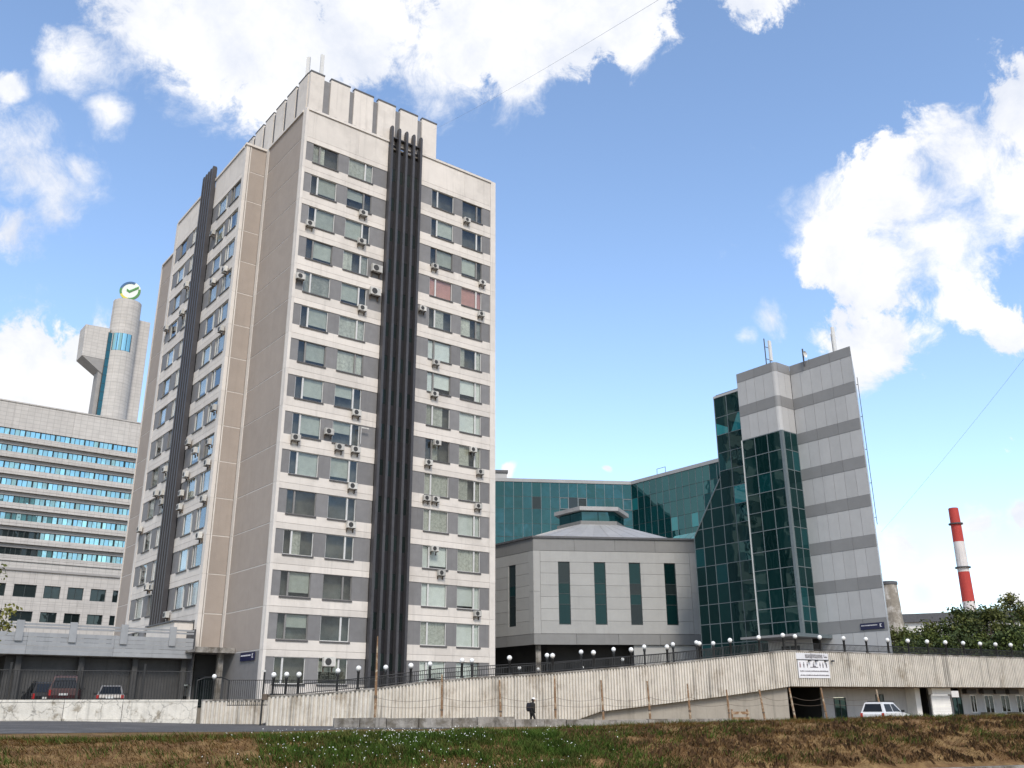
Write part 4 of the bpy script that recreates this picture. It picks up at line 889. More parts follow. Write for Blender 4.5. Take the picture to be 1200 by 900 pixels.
for i in range(1, len(ed)-1, 2):
    opening('window', ed[i], ed[i+1], -.5 if i % 4 == 1 else -.8, .85, 'dark_glass', 'shutter_white'); gf.box('wall_panel', 'garage_wall', ed[i], ed[i+1], GD+.003, GD+.2, -1.2, -.51 if i % 4 == 1 else -.81); gf.box('wall_panel', 'garage_wall', ed[i], ed[i+1], GD+.003, GD+.2, .86, 1.37)
gf.box('wall_panel', 'garage_wall', 32.6, 62, GD, GD+.2, -1.2, 1.37)
for a in (20.4, 22.4, 23.9, 25.6): gf.box('cable_tray', 'steel_dark', a, a+1.2, GD-.5, GD-.1, .95, 1.3)
for i, a in enumerate((21.6, 24.8)):
    q = cd(a, .9); t = thing('entry_slab', q[0], q[1], -1.22, CDA, 'sloping concrete stair cover below the garage windows, %s one' % ('left' if i == 0 else 'right'), 'stair cover', 'stair covers by the garages')
    place('cover', make_mesh('cover', [(0, 0, 0), (2.3, 0, 0), (2.3, 1.2, 0), (0, 1.2, 0), (.2, 0, .75), (2.3, 0, .55), (2.3, 1.2, .55), (.2, 1.2, .75)], QF, 'concrete'), t); place('hatch', make_mesh('hatch', *boxes([(.05, .7, -.05, -.01, .0, .5)]), 'interior'), t)
# billboard on the deck wall
q = cd(.68, -.10); sg = thing('wall_sign', q[0], q[1], 1.9, CDA, 'white notice board with small figures and lines of print on the ribbed deck wall', 'sign')
place('board', boxmesh(2.92, .05, 1.2, 'sign_white'), sg, (1.55, 0, .62)); place('header_board', boxmesh(3.0, .06, .42, 'sign_white'), sg, (1.5, 0, 1.49))
place('frame_bar', make_mesh('frame_bar', *boxes([(0.02, 3.02, -.06, .02, 1.23, 1.275)]), 'steel_dark'), sg)
for a in (1.1, 1.75, 2.65, 3.3): place('spotlight', boxmesh(.14, .2, .11, 'steel_dark'), sg, (a, -.14, 1.19))
rr = random.Random(9); bl = []; x = .82
while x < 2.45:
    w = rr.uniform(.05, .10); bl += [(x, x+w*.35, -.04, -.032, 1.36, 1.62), (x, x+w, -.04, -.032, rr.choice((1.36, 1.48, 1.57)), 0)]; bl[-1] = bl[-1][:4]+(bl[-1][4], bl[-1][4]+.05); bl.append((x+w*.7, x+w, -.04, -.032, 1.36, 1.62)); x += w+.03
bl += [(2.58, 2.64, -.04, -.032, 1.40, 1.62), (2.64, 2.9, -.04, -.032, 1.40, 1.46), (2.76, 2.82, -.04, -.032, 1.40, 1.53), (1.36, 1.42, -.042, -.034, 1.33, 1.68)]
place('header_lettering', make_mesh('header_lettering', *boxes(bl), 'ink'), sg)
bl = []
for row, z0 in ((0, .44), (1, .16)):
    x = .22
    while x < 2.88: w = rr.uniform(.02, .06); bl.append((x, x+w, -.032, -.026, z0, z0+rr.choice((.07, .09)))); x += w+rr.uniform(.012, .03)
place('small_print', make_mesh('small_print', *boxes(bl), 'ink'), sg)
def figure(x, z, m_, lean=0):
    return place('printed_figure', make_mesh('printed_figure', *join(boxes([(x-.05, x+.05, -.034, -.027, z+.12, z+.26), (x-.05+lean, x-.01+lean, -.034, -.027, z, z+.12), (x+.01-lean, x+.05-lean, -.034, -.027, z, z+.12), (x-.03, x+.03, -.034, -.027, z+.28, z+.35)])), m_), sg)
for x, m_, ln in ((.28, 'ink_red', 0), (.62, 'ink', .01), (.95, 'ink', .03), (2.15, 'ink', .03), (2.42, 'ink', .0), (2.75, 'ink', 0)): figure(x, .72, m_, ln)
place('printed_emblem', make_mesh('printed_emblem', *boxes([(1.2, 1.95, -.034, -.027, .72, .77), (1.45, 1.75, -.034, -.027, .77, .83), (1.48, 1.56, -.034, -.027, .83, 1.0), (1.55, 1.6, -.034, -.027, 1.0, 1.12), (1.56, 1.7, -.034, -.027, .88, .92)]), 'ink'), sg)

# ================================================================ GLOBE LAMPS AND RAILINGS
gv, gfc = lathe([(.0, .16), (.085, .136), (.14, .075), (.16, 0), (.14, -.075), (.085, -.136), (.0, -.16)], 16); GLOBE = make_mesh('globe', gv, gfc, 'globe_white', True)
gv, gfc = lathe([(.075, 0), (.075, .85), (.10, .88), (.10, .95), (.0, .95)], 10); POST = make_mesh('post', gv, gfc, 'black_iron', True)
gv, gfc = lathe([(.0, .0), (.11, .0), (.11, .06), (.055, .1)], 12); FOOT = make_mesh('foot', gv, gfc, 'black_iron')
def lamp(x, y, z, h, label):
    t = thing('globe_lamp', x, y, z, 0, label, 'lamp', 'globe lamps along the ramp and deck')
    place('post', POST, t).scale = (1, 1, (h-.15)/.95); place('foot', FOOT, t); place('globe', GLOBE, t, (0, 0, h))
bcd = (C-B).normalized(); bcn = Vector((-bcd.y, bcd.x)); abd = (B-A).normalized(); abn = Vector((-abd.y, abd.x))
def nth(i): return ORD[i+1]
i = 0
for l in (.2, 1.9, 5.8):
    q = A+abd*l+abn*.08; lamp(q.x, q.y, tab(TOPS['AB'], l), 1.2, 'white globe lamp on the low left end of the ramp wall, %s from the left' % nth(i)); i += 1
i = 0
for l in (2.16, 5.38, 8.48, 11.4, 14.27, 17.0, 19.68, 22.17, 24.61, 26.94, 28.95):
    q = B+bcd*l+bcn*.08; lamp(q.x, q.y, tab(TOPS['BC'], l), 1.02 if l > 3 else 1.0, 'white globe lamp on top of the rising ribbed wall, %s from the left' % nth(i)); i += 1
i = 0
for l in (.95, 3.29, 5.61, 7.86, 10.09, 12.25, 14.35, 16.39, 18.43, 20.42, 22.26, 24.12, 26.0, 28.0):
    q = cd(l, .08); lamp(q[0], q[1], tab(TOPS['CD'], l), .96, 'white globe lamp on the deck wall above the garages, %s from the left' % nth(i)); i += 1
i = 0
for l, z in ((-4.58, 2.1), (-1.39, 2.34), (1.7, 2.58), (4.66, 2.82), (7.56, 3.07), (13.0, 3.47), (15.58, 3.73), (18.11, 3.94), (20.56, 4.16), (22.91, 4.37), (24.88, 4.53), (26.3, 4.5)):
    q = B+bcd*l+bcn*5; s_, t_ = to_st(q.x, q.y); zd = deck_z(s_, t_); lamp(q.x, q.y, zd, z-zd, 'white globe lamp on the inner side of the ramp, %s from the left' % nth(i)); i += 1
lamp(-20.6, 66.6, .2, 2.0, 'white globe lamp beside the gate at the foot of the grey base wall')
for i, (dx, dy, z) in enumerate(((.5, 84, 3.35), (2.2, 86, 3.3), (6.4, 90, 3.55), (9.5, 84, 4.0))): 
    s_, t_ = to_st(dx, dy); zd = deck_z(s_, t_); lamp(dx, dy, zd, max(1.2, z-zd), 'white globe lamp deep in the shade before the hall, %s from the left' % nth(i))
iron_fence('ramp_railing', [A+abn*.1, B+abn*.1], lambda l: tab(TOPS['AB'], l), .62, 'black iron railing on the low left end of the ramp wall')
iron_fence('ramp_railing', [B+bcn*.1, C+bcn*.1], lambda l: tab(TOPS['BC'], l), .62, 'black iron railing along the top of the rising ribbed wall')
iron_fence('deck_railing', [C+cdn*.1, C+cdv*34+cdn*.1], lambda l: tab(TOPS['CD'], l), .5, 'black iron railing along the top of the deck wall')
iron_fence('inner_railing', [B-bcd*8+bcn*5, C+bcn*5-bcd*2], lambda l: (lambda q: deck_z(*to_st(q.x, q.y)))(B+bcd*(l-8)+bcn*5), 1.55, 'black iron railing along the inner side of the ramp')
gt = thing('iron_gate', -21.7, 66.5, .2, R(20), 'small black iron gate with an arched frame by the tower entrance', 'gate')
place('gate_frame', make_mesh('gate_frame', *join(tube([(0, 0, 0), (0, 0, 1.75), (.5, 0, 1.95), (1.6, 0, 1.95), (2.1, 0, 1.75), (2.1, 0, 0)], .05, 6)), 'black_iron'), gt); place('gate_infill', make_mesh('gate_infill', *boxes([(.1+i*.16, .12+i*.16, -.01, .01, .1, 1.75) for i in range(13)]+[(0, 2.1, -.015, .015, .1, .14)]), 'black_iron'), gt)
gp = thing('drive_post', A.x-.35, A.y-.1, -1.0, 0, 'thin dark lamp post with a meter box at the end of the ramp wall', 'post')
place('shaft', make_mesh('shaft', *tube([(0, 0, 0), (.02, 0, 3.2)], .06), 'black_iron'), gp); place('head', boxmesh(.22, .12, .12, 'ac_white'), gp, (-.02, 0, 3.26)); place('box', boxmesh(.3, .22, .34, 'rust_metal'), gp, (.2, -.12, 1.75))

# ================================================================ LOW CONCRETE WALL, POSTS AND WIRE
lw_ = thing('low_wall', *to_xy(8.9, 52.7), -1.1, SA, 'low broken concrete wall in front of the ramp', 'wall')
rr = random.Random(21); x = 0; 
while x < 27:
    w = rr.uniform(1.2, 2.4); h = .66+rr.uniform(-.03, .03) if x < 9 else .62-.006*x+rr.uniform(-.04, .03)
    if x > 12: h -= .05
    place('wall_block', boxmesh(w-.04, .32+rr.uniform(-.03, .03), h, 'concrete'), lw_, (x+w/2, rr.uniform(-.02, .02), h/2)); x += w
PO = [(-8.05, .0764, -.0054, 4.2), (-4.2, .034, 0, 0), (-.75, .0279, 0, 0), (2.43, .0318, 0, 0), (5.23, .0272, 0, 0), (7.92, .026, 0, 0), (10.2, .0231, 0, 0), (12.4, .017, 0, 0), (14.35, .0167, 0, 0), (16.0, .018, 0, 0), (17.7, .0177, 0, 0), (20.6, .0155, 0, 0)]
tops = []
for i, (az, el, _, _) in enumerate(PO):
    ta = math.tan(R(az)); k = 53.2; yy = k/(SC-ta*SS); xx = yy*ta                     # where that bearing meets the line of the low wall
    zt = el*math.hypot(xx, yy); zt = min(zt, 2.6) if i else 3.9
    t = thing('fence_post', xx, yy, -1.05, 0, 'leaning rusty fence post by the low wall, %s from the left' % nth(i), 'post', 'rusty posts along the low wall')
    ln = random.uniform(-.10, .04) if i < 8 else -.22
    place('shaft', make_mesh('shaft', *tube([(0, 0, 0), (ln*.5, 0, (zt+1.05)*.5), (ln, 0, zt+1.05)], [.075, .07, .05] if i else [.085, .07, .03], 7), 'rusty_post'), t)
    place('collar', make_mesh('collar', *tube([(ln*.33, 0, (zt+1.05)*.33), (ln*.36, 0, (zt+1.05)*.36)], .09, 7), 'rust_metal'), t); tops.append((xx, yy, ln))
for k, zz in enumerate((.62, .2)):
    pts = []
    for (a, b) in zip(tops, tops[1:]):
        for j in range(6): u_ = j/6; pts.append((a[0]+(b[0]-a[0])*u_, a[1]+(b[1]-a[1])*u_, zz+CZ-.22*4*u_*(1-u_)*(1 if k == 0 else .6)))
    tag(place('fence_wire', make_mesh('fence_wire', *tube(pts, .012, 4), 'rust_metal')), 'slack %s wire strung between the rusty posts' % ('upper' if k == 0 else 'lower'), 'wire')

# ================================================================ CARS
def car(name, x, y, z, rz, label, paint, Lc, Wc, Hc, hood, kind):
    """front towards +x; lower body, glasshouse, panes, wheels, lamps"""
    t = thing(name, x, y, z, rz, label, 'car'); hb = Hc*.56; hw = Wc/2
    if kind == 'suv': pr = [(-Lc/2, .38), (-Lc/2-.02, .75), (-Lc/2+.06, hb), (Lc/2-hood, hb), (Lc/2-.25, hb-.12), (Lc/2-.02, hb-.32), (Lc/2, .42)]; gh = [(-Lc/2+.08, hb), (-Lc/2+.32, Hc-.06), (-Lc/2+.6, Hc), (Lc/2-hood-.95, Hc-.02), (Lc/2-hood-.1, hb)]
    else: pr = [(-Lc/2, .34), (-Lc/2-.02, .62), (-Lc/2+.06, hb), (Lc/2-hood, hb), (Lc/2-.3, hb-.1), (Lc/2-.02, hb-.28), (Lc/2, .36)]; gh = [(-Lc/2+.55, hb), (-Lc/2+1.25, Hc-.04), (-Lc/2+1.5, Hc), (Lc/2-hood-1.0, Hc-.03), (Lc/2-hood-.05, hb)]
    n = len(pr)+2; pr2 = pr + [(Lc*.32, .28), (-Lc*.32, .28)]
    def loft(prof, ws):
        V, F = [], []; m_ = len(prof)
        for yy, k in ws:
            for (px_, pz_) in prof: cz = (pz_ if k == 1 else pz_); V.append((px_*(1 if k == 1 else .985), yy, cz))
        for j in range(len(ws)-1):
            for i in range(m_): F.append((j*m_+i, j*m_+(i+1) % m_, (j+1)*m_+(i+1) % m_, (j+1)*m_+i))
        F += [tuple(range(m_-1, -1, -1)), tuple(range((len(ws)-1)*m_, len(ws)*m_))]; return V, F
    bd = place('body', make_mesh('body', *loft(pr2, [(-hw, .9), (-hw+.08, 1), (hw-.08, 1), (hw, .9)]), paint), t)
    top = max(p[1] for p in gh); V = []; m_ = len(gh)
    for sgn_ in (-1, 1):
        for px_, pz_ in gh: V.append((px_, sgn_*(hw-.06-.22*(pz_-hb)/(top-hb)), pz_))
    place('cabin', make_mesh('cabin', V, [tuple(range(m_)), tuple(range(2*m_-1, m_-1, -1))]+[(i, m_+i, m_+(i+1) % m_, (i+1) % m_) for i in range(m_)], paint), t)
    def q(p, s_, e): return (p[0], s_*(hw-.06-.22*(p[1]-hb)/(top-hb)+e), p[1])
    mixp = lambda a, b, k: (a[0]+(b[0]-a[0])*k, a[1]+(b[1]-a[1])*k)
    r0_, r1_ = mixp(gh[0], gh[1], .12), mixp(gh[0], gh[1], .92); f0_, f1_ = mixp(gh[-1], gh[-2], .1), mixp(gh[-1], gh[-2], .92)
    o = -.02
    place('rear_window', make_mesh('rear_window', [(r0_[0]+o, -hw+.2, r0_[1]), (r0_[0]+o, hw-.2, r0_[1]), (r1_[0]+o, hw-.34, r1_[1]), (r1_[0]+o, -hw+.34, r1_[1])], [(0, 3, 2, 1)], 'car_glass'), t)
    place('windscreen', make_mesh('windscreen', [(f0_[0]+.02, -hw+.18, f0_[1]), (f0_[0]+.02, hw-.18, f0_[1]), (f1_[0]+.02, hw-.32, f1_[1]), (f1_[0]+.02, -hw+.32, f1_[1])], [(0, 1, 2, 3)], 'car_glass'), t)
    xm = (gh[0][0]+gh[-1][0])/2
    for s_ in (-1, 1):
        for (a, b, c, d) in (((gh[0][0]+.3, hb+.06), (xm-.05, hb+.06), (xm-.05, top-.12), (gh[1][0]+.22, top-.12)), ((xm+.05, hb+.06), (gh[-1][0]-.22, hb+.06), (gh[-2][0]-.05, top-.12), (xm+.05, top-.12))):
            V4 = [q(p, s_, .008) for p in (a, b, c, d)]; place('side_window', make_mesh('side_window', V4, [(0, 1, 2, 3) if s_ < 0 else (3, 2, 1, 0)], 'car_glass'), t)
        place('tail_lamp', boxmesh(.05, .16, .34, 'lamp_red'), t, (-Lc/2-.01, s_*(hw-.13), hb-.18)); place('headlamp', boxmesh(.08, .34, .16, 'plate'), t, (Lc/2-.1, s_*(hw-.24), hb-.3)); place('mirror', boxmesh(.12, .2, .14, 'car_trim'), t, (Lc/2-hood-.35, s_*(hw+.08), hb+.1))
    place('bumper', boxmesh(.14, Wc-.04, .22, 'car_trim'), t, (-Lc/2-.03, 0, .46)); place('bumper', boxmesh(.14, Wc-.04, .22, 'car_trim'), t, (Lc/2+.01, 0, .46)); place('number_plate', boxmesh(.03, .5, .12, 'plate'), t, (-Lc/2-.06, 0, hb-.28 if kind == 'suv' else .62))
    if kind == 'suv':
        for s_ in (-1, 1): place('roof_rail', boxmesh(Lc*.42, .05, .05, 'car_trim'), t, (-Lc*.12, s_*(hw-.34), Hc+.06))
    wr = .36 if kind == 'suv' else .31
    for wx in (-Lc*.31, Lc*.31):
        for s_ in (-1, 1):
            tv, tf = lathe([(wr*.6, -.1), (wr*.95, -.1), (wr, -.06), (wr, .06), (wr*.95, .1), (wr*.6, .1)], 20); wh = place('wheel', make_mesh('tyre', [(a, c, b+wr) for a, b, c in tv], tf, 'tyre', True), t, (wx, s_*(hw-.1), 0))
            rv, rf = lathe([(0, -.07), (wr*.6, -.07), (wr*.6, .07), (0, .07)], 12); place('rim', make_mesh('rim', [(a, c, b+wr) for a, b, c in rv], rf, 'rim'), wh, (wx, s_*(hw-.1), 0))
    return t
def pol(az, d): return d*math.sin(R(az)), d*math.cos(R(az))
car('parked_car', *pol(-24.75, 69.5), .2, R(112), 'dark maroon off-road car parked behind the whitewashed wall, seen from the rear', 'car_maroon', 4.5, 1.85, 1.93, 1.1, 'suv')
car('parked_car', *pol(-22.5, 71.0), .2, R(112), 'silver saloon car parked to the right of the maroon one', 'car_silver', 4.4, 1.75, 1.42, 1.1, 'sedan')
car('parked_car', *pol(-25.9, 73.0), .2, R(124), 'black car half hidden at the left behind the whitewashed wall', 'car_black', 4.6, 1.85, 1.62, 1.1, 'suv')
car('parked_car', *pol(20.75, 70.5), -1.22, R(47), 'white estate car with roof rails parked in front of the garages', 'car_white', 4.3, 1.7, 1.5, 1.15, 'suv')

# ================================================================ WALKER
pz = -1.05; pq = pol(1.05, 57.6)
pt_ = thing('person', pq[0], pq[1], pz, R(20), 'person in black jacket, white cap and backpack walking right along the ramp wall', 'person'); pt_.scale = (.96, .96, .96)
bmv = [(0, 0, .93), (.02, 0, 1.15), (.05, 0, 1.36), (.08, 0, 1.45), (.10, 0, 1.53), (.02, -.09, .90), (.16, -.10, .50), (.10, -.10, .09), (.22, -.10, .05), (.0, .09, .90), (-.02, .10, .50), (-.26, .10, .14), (-.17, .10, .05), (.05, -.19, 1.36), (-.02, -.24, 1.10), (.10, -.23, .90), (.14, -.22, .82), (.05, .19, 1.36), (.06, .24, 1.10), (.22, .22, .95), (.28, .21, .90)]
bme = [(0, 1), (1, 2), (2, 3), (3, 4), (0, 5), (5, 6), (6, 7), (7, 8), (0, 9), (9, 10), (10, 11), (11, 12), (2, 13), (13, 14), (14, 15), (15, 16), (2, 17), (17, 18), (18, 19), (19, 20)]
rad = [.15, .15, .16, .075, .06, .10, .07, .05, .04, .10, .07, .05, .04, .075, .055, .045, .04, .075, .055, .045, .04]
me = bpy.data.meshes.new('body'); me.from_pydata(bmv, bme, []); me.materials.append(MAT['cloth_black']); body = place('body', me, pt_)
sk = body.modifiers.new('skin', 'SKIN'); sub = body.modifiers.new('sub', 'SUBSURF'); sub.levels = sub.render_levels = 2
for i, r in enumerate(rad): me.skin_vertices[0].data[i].radius = (r, r)
me.skin_vertices[0].data[0].use_root = True
hv, hfc = lathe([(0, .13), (.06, .115), (.095, .06), (.1, 0), (.085, -.06), (.06, -.11), (0, -.125)], 14); place('head', make_mesh('head', hv, hfc, 'skin', True), pt_, (.12, 0, 1.60))
place('nose', boxmesh(.03, .03, .04, 'skin'), pt_, (.225, 0, 1.59)); place('hair', make_mesh('hair', [(x*1.06-.02, y*1.06, min(z*1.06, .06)) for x, y, z in hv if True], hfc, 'cloth_black', True), pt_, (.11, 0, 1.60))
cv, cf = lathe([(0, .145), (.07, .13), (.112, .07), (.114, .03)], 14); cp = place('cap', make_mesh('cap', cv, cf, 'cap_white', True), pt_, (.12, 0, 1.60)); place('peak', make_mesh('peak', *prism([(.08, -.09), (.2, -.08), (.24, 0), (.2, .08), (.08, .09)], .035, .05), 'cap_white'), cp, (.12, 0, 1.60))
gv, gfc = lathe([(0, .26), (.10, .25), (.16, .16), (.18, 0), (.17, -.16), (.11, -.25), (0, -.26)], 14); place('backpack', make_mesh('backpack', [(x*.85, y, z) for x, y, z in gv], gfc, 'cloth_dark', True), pt_, (-.20, 0, 1.18)); place('jacket', make_mesh('jacket', *lathe([(.17, .82), (.19, 1.0), (.18, 1.2), (.19, 1.36), (.10, 1.46)], 14), 'cloth_black', True), pt_, (.03, 0, 0))

# ================================================================ FAR THINGS: chimney, concrete stack, low roof
cx, cy = pol(25.75, 300); ch = thing('factory_chimney', cx, cy, 0, 0, 'tall red and white banded factory chimney behind the trees', 'chimney')
def cr_(z): return 1.36+(55.2-z)*.0125
for z0, z1, m_ in ((0, 28.2, 'chimney_white'), (28.2, 36.6, 'chimney_red'), (36.6, 45.3, 'chimney_white'), (45.3, 55.2, 'chimney_red')): place('band', make_mesh('band', *lathe([(cr_(z0), z0), (cr_(z1), z1)], 28), m_, True), ch)
place('mouth', make_mesh('mouth', *lathe([(1.36, 55.2), (1.2, 55.3), (1.15, 53)], 28), 'cap_dark'), ch)
for z in (50.4, 37.7): place('gallery', make_mesh('gallery', *lathe([(cr_(z), z), (cr_(z)+.55, z), (cr_(z)+.55, z+.35), (cr_(z)+.5, z+.35), (cr_(z)+.5, z+.06), (cr_(z), z+.06)], 28), 'steel_dark'), ch)
cx, cy = pol(21.75, 150); sl_ = thing('concrete_stack', cx, cy, 0, 0, 'stained stub of an old concrete stack behind the striped tower', 'stack')
place('shaft', make_mesh('shaft', *lathe([(2.6, 0), (1.75, 8), (1.42, 13), (1.30, 17.0)], 28), 'old_concrete', True), sl_); place('rim', make_mesh('rim', *lathe([(1.30, 17.0), (1.42, 17.05), (1.42, 17.45), (1.2, 17.5), (1.15, 16)], 28), 'cap_dark'), sl_)
lbx = thing('low_building', *pol(21.0, 190), 0, R(-22), 'low pale building with a dark flat roof beyond the trees', 'building')
place('wall', make_mesh('wall', *boxes([(0, 34, 0, 14, 0, 14.6)]), 'shutter_white'), lbx); place('roof', make_mesh('roof', *boxes([(-.5, 34.5, -.6, 14.5, 14.6, 16.1)]), 'cap_dark'), lbx)
for i in range(9): wv_ = place('window', boxmesh(1.8, .1, 1.3, 'frame_white'), lbx, (2.5+i*3.5, -.02, 12.2)); place('pane', boxmesh(1.6, .04, 1.1, 'dark_glass'), wv_, (2.5+i*3.5, -.09, 12.2))

# ================================================================ OVERHEAD CABLES
def cable(p, q, sag, r, label):
    pts = [tuple(Vector(p).lerp(Vector(q), k/16) + Vector((0, 0, CZ-sag*4*(k/16)*(1-k/16)))) for k in range(17)]
    tag(place('cable', make_mesh('cable', *tube(pts, r, 4), 'steel_dark')), label, 'cable')
cable((*tw(14.4, .6), 57.5), (9.5, 20, 22.0), .4, .006, 'thin cable running from the tower crown up across the sky')
cable((*sw(2, .6), 13.8), (36, 40, 29), .6, .006, 'thin cable rising at the far right beside the striped tower')

# ================================================================ TREES
def leaf_mesh(name, pts, size, material, seed, jit=.5):
    r = random.Random(seed); V, F = [], []
    for p in pts:
        s_ = size*r.uniform(1-jit, 1+jit); n = Vector((r.gauss(0, 1), r.gauss(0, 1), r.gauss(.4, 1))).normalized(); a = n.orthogonal().normalized(); a.rotate(Matrix.Rotation(r.uniform(0, 6.28), 3, n)); b = n.cross(a); p = Vector(p); i = len(V)
        V += [p-a*s_*.5, p+b*s_*.28, p+a*s_*.5, p-b*s_*.28]; F.append((i, i+1, i+2, i+3))
    return make_mesh(name, V, F, material)
def tree(x, y, z, H, Rr, mats, seed, label, nclump=46, per=95, leaf=.34, trunk_h=.35, group='trees beyond the deck', thin=1.0):
    r = random.Random(seed); t = thing('tree', x, y, z, r.uniform(0, 6), label, 'tree', group)
    tr = [(0, 0, -.2), (r.uniform(-.1, .1), r.uniform(-.1, .1), H*.3), (r.uniform(-.25, .25), r.uniform(-.25, .25), H*.6), (r.uniform(-.3, .3), r.uniform(-.3, .3), H*.9)]
    parts = [tube(tr, [H*.022, H*.018, H*.011, H*.003], 7)]; clumps = []
    for k in range(nclump):
        f = r.uniform(trunk_h, 1.0); w = math.sin(math.pi*min(1, max(.05, ((f-trunk_h)/(1-trunk_h))*.82+.14)))**.7; a = r.uniform(0, 6.283); rad_ = Rr*w*r.uniform(.35, 1.05)
        c = Vector((math.cos(a)*rad_, math.sin(a)*rad_, H*f*r.uniform(.92, 1.04))); clumps.append((c, r.uniform(.5, 1.15)*Rr*.34))
        base = Vector((0, 0, max(H*.2, c.z-rad_*.8-.3))); parts.append(tube([base, base.lerp(c, .55)+Vector((0, 0, .15)), c], [H*.007, H*.004, H*.0012], 4))
    place('trunk', make_mesh('trunk', *join(*parts), 'bark'), t)
    groups = {m_: [] for m_ in mats}
    for c, cr2 in clumps:
        m_ = r.choice(mats)
        for _ in range(int(per*thin)):
            d = Vector((r.gauss(0, 1), r.gauss(0, 1), r.gauss(0, .8))); d = d.normalized()*cr2*(r.random()**.45)*r.uniform(.7, 1.25); groups[m_].append(c+d)
    for i, (m_, ps) in enumerate(groups.items()):
        if ps: place('crown', leaf_mesh('crown', ps, leaf, m_, seed+i), t)
    return t
TL = [(21.9, 108, 6.0, 3.2, ['leaf_green', 'leaf_olive'], 'bright green bushy tree next to the striped tower edge'),
      (23.3, 112, 6.3, 3.3, ['leaf_green', 'leaf_olive'], 'mid green bushy tree in front of the low roof, left of two'),
      (24.4, 108, 6.7, 3.1, ['leaf_olive', 'leaf_green', 'leaf_dark'], 'mid green bushy tree in front of the low roof, right of two'),
      (25.6, 106, 7.9, 3.0, ['leaf_dark', 'leaf_dark', 'leaf_olive'], 'dark green tree below the red and white chimney'),
      (26.7, 104, 7.4, 2.9, ['leaf_dark', 'leaf_olive'], 'dark tree just right of the chimney'),
      (27.7, 108, 9.0, 2.4, ['leaf_olive', 'leaf_yellow', 'leaf_dark'], 'taller thin yellowing tree near the right edge'),
      (28.8, 110, 8.6, 2.8, ['leaf_olive', 'leaf_yellow'], 'yellowing tree at the right edge'),
      (30.0, 106, 7.9, 3.2, ['leaf_green', 'leaf_olive'], 'green tree partly cut off by the right edge'),
      (22.6, 99, 4.6, 2.6, ['leaf_dark', 'leaf_green'], 'low dark shrub behind the deck lamps, nearest the striped tower'),
      (25.0, 98, 4.8, 2.8, ['leaf_dark', 'leaf_dark', 'leaf_green'], 'low dark shrub behind the deck lamps, in the middle'),
      (27.4, 98, 4.9, 2.8, ['leaf_dark', 'leaf_green'], 'low dark shrub behind the deck lamps, towards the right'),
      (29.3, 97, 4.8, 2.6, ['leaf_green', 'leaf_yellow'], 'low yellow-green shrub behind the deck lamps at the right edge')]
for i, (az, d, H, Rr, ms, lab) in enumerate(TL):
    x, y = pol(az, d); tree(x, y, 2.0, H-.6, Rr, ms, 100+i*7, lab, 66 if H > 5 else 46, 105 if 'thin' not in lab else 55, .27, .1 if H < 5 else .18)
x, y = pol(-29.7, 67); tree(x, y, .2, 8.4, 2.2, ['leaf_yellow', 'leaf_olive'], 777, 'yellowing tree with its branches reaching in at the left edge', 34, 70, .26, .45, group='single trees')
# ================================================================ BANK VEGETATION
rg = random.Random(55)
def blades(n, region, hmin, hmax, wid, dens, lean):
    """grass blades as thin triangles; dens(s, t) gives how likely a spot is to carry one"""
    V, F = [], []; s0, s1, t0, t1 = region
    for _ in range(n):
        s, t = rg.uniform(s0, s1), rg.uniform(t0, t1)
        if rg.random() > dens(s, t): continue
        x, y = to_xy(s, t); z = ground(s, t)+CZ-.02; h = rg.uniform(hmin, hmax); a = rg.uniform(0, 6.283); ln = lean*h
        dx, dy = math.cos(a)*wid*.5, math.sin(a)*wid*.5; i = len(V); lx, ly = rg.gauss(0, ln), rg.gauss(-.3*lean, ln)
        V += [(x-dx, y-dy, z), (x+dx, y+dy, z), (x+lx, y+ly, z+h)]; F.append((i, i+1, i+2))
    return V, F
def green_zone(s, t):                        # weeds in the middle, tufts elsewhere
    s = s+1.6*fbm(s+5, t+2, .5); c = lerp_tab([(1.0, 0), (3, .3), (7.5, 1), (11.8, 1), (13.6, .3), (15.2, 0)], s)
    k = lerp_tab([(26.5, .3), (28.0, .7), (29.4, 1), (30.4, .7), (31.2, .1), (31.8, 0)], t)
    n = fbm(s+9, t, .45)*.5+.5
    return c*k*(1 if n > .42 else .2)
def tufts(s, t):
    n = fbm(s*1.0+31, t*1.6+7, .5, 3)*.5+.5
    b_ = .06 if s < 5 else 0
    return .95 if n > .66-b_ else (.30 if n > .57-b_ else .03)
def dry(s, t): return (1-.9*green_zone(s, t))*(.35+.65*(fbm(s+3, t+50, .8)*.5+.5))
R1 = (-13, 37, 25.6, 34)
V, F = blades(120000, R1, .05, .17, .022, dry, .8)
tag(place('dry_grass', make_mesh('dry_grass', V, F, 'grass_dry')), 'short dry straw-coloured grass over the brown bank', 'grass', kind='stuff')
V, F = blades(150000, (1, 16, 25.6, 32), .06, .27, .034, green_zone, .45)
tag(place('weeds', make_mesh('weeds', V, F, 'grass_green')), 'dense green weeds on the middle of the bank', 'weeds', kind='stuff')
V, F = blades(90000, R1, .06, .24, .028, tufts, .5)
tag(place('green_grass', make_mesh('green_grass', V, F, 'grass_green')), 'scattered green grass tufts on the bank', 'grass', kind='stuff')
V, F = [], []
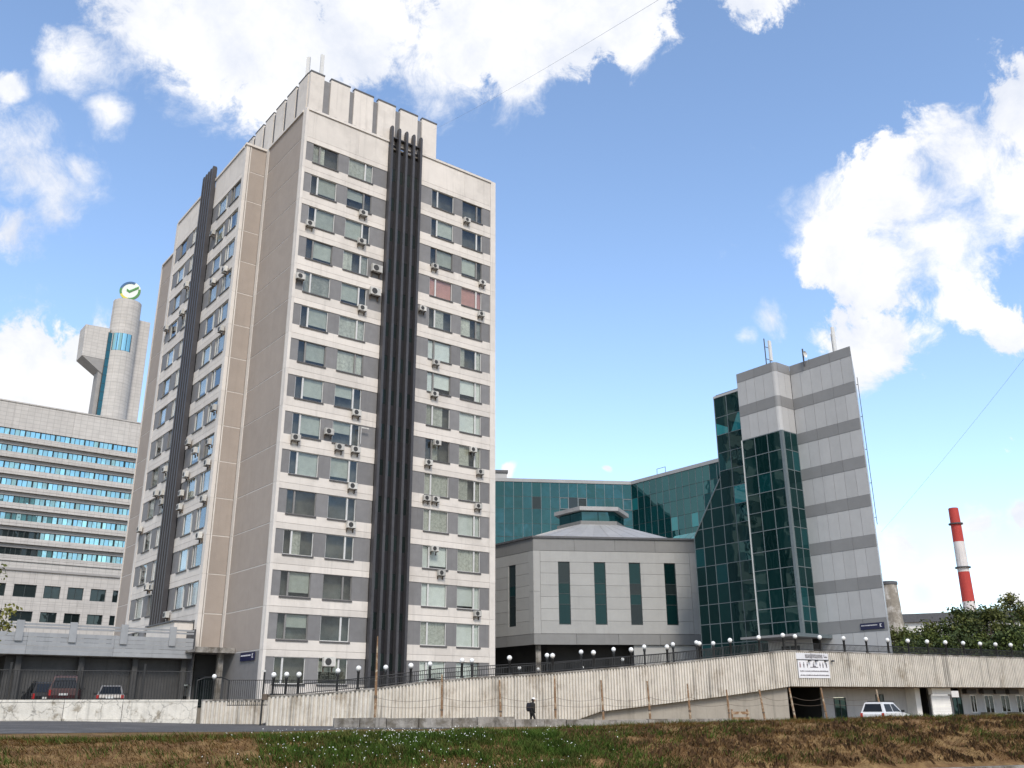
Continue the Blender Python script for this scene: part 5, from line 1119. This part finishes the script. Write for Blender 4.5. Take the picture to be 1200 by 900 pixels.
for _ in range(1700):
    s, t = rg.triangular(.2, 15, 4), rg.uniform(25.8, 31)
    if rg.random() > green_zone(s, t)*.9+.03 or fbm(s+70, t, .9)*.5+.5 < .38: continue
    x, y = to_xy(s, t); z = ground(s, t)+CZ+rg.uniform(.10, .28); r_ = rg.uniform(.009, .017); nrm = Vector((rg.gauss(0, .5), -1+rg.gauss(0, .4), .9)).normalized(); a = nrm.orthogonal().normalized(); b = nrm.cross(a); i = len(V)
    V += [Vector((x, y, z))+(a*math.cos(k*1.0472)+b*math.sin(k*1.0472))*r_ for k in range(6)]; F.append(tuple(range(i, i+6)))
tag(place('daisies', make_mesh('daisies', V, F, 'flower_white')), 'small white daisies scattered among the green weeds', 'flowers', kind='stuff')
# clods and cut stalks that give the right-hand slope its furrowed look
V, F = [], []
for _ in range(7000):
    s, t = rg.uniform(12.5, 37), rg.uniform(25.6, 30.0)
    if fbm(s*.7+t*.6, t-s*.5, 1.1)*.5+.5 < .48: continue
    x, y = to_xy(s, t); z = ground(s, t)+CZ; l = rg.uniform(.14, .46); w = rg.uniform(.04, .10); h = rg.uniform(.05, .14); a = SA+R(rg.gauss(55, 14)); ca, sa = math.cos(a), math.sin(a); i = len(V)
    up = (ground(*to_st(x+ca*.2, y+sa*.2))-ground(*to_st(x-ca*.2, y-sa*.2)))/.4
    for (u_, v_, ww) in ((-.5, -.5, 0), (.5, -.3, 0), (.5, .3, 0), (-.5, .5, 0), (-.35, 0, 1), (.35, 0, 1)): V.append((x+ca*u_*l-sa*v_*w, y+sa*u_*l+ca*v_*w, z+u_*l*up+h*ww-.015))
    F += [(i, i+1, i+5, i+4), (i+3, i+4, i+5, i+2), (i, i+4, i+3), (i+1, i+2, i+5)]
mat('clod', (.075, .044, .023), 1, .35, 2.5, obj_var=0, spec=.05, c2=(.15, .09, .042), c2_scale=1.5)
tag(place('cut_stalks', make_mesh('cut_stalks', V, F, 'clod')), 'clods and cut stalks lying down the brown slope', 'soil', kind='stuff')
# litter and rocks by the drive
rk = thing('litter', *to_xy(-9.2, 38.2), ground_z(-9.2, 38.2), .3, 'small white scrap of litter on the grass by the drive', 'litter'); place('scrap', make_mesh('scrap', [(-.2, -.1, 0), (.2, -.12, 0), (.24, .1, 0), (-.18, .12, 0), (-.08, 0, .14), (.1, .02, .16)], [(0, 1, 5, 4), (1, 2, 5), (2, 3, 4, 5), (3, 0, 4)], 'sign_white'), rk)
br = thing('wooden_crate', *pol(13.0, 60), -1.05, .4, 'low brown wooden crate standing by the low wall near the dark garage', 'crate')
for z in (.1, .42, .74): place('board', boxmesh(1.3, .05, .16, 'rusty_post'), br, (0, 0, z))
for x in (-.55, .55): place('batten', boxmesh(.1, .06, .95, 'rusty_post'), br, (x, .06, .47))
scene.cycles.max_bounces = 5; scene.cycles.diffuse_bounces = 2; scene.cycles.glossy_bounces = 3; scene.cycles.transparent_max_bounces = 8; scene.cycles.use_denoising = True
world.cycles.sampling_method = 'MANUAL'; world.cycles.sample_map_resolution = 512
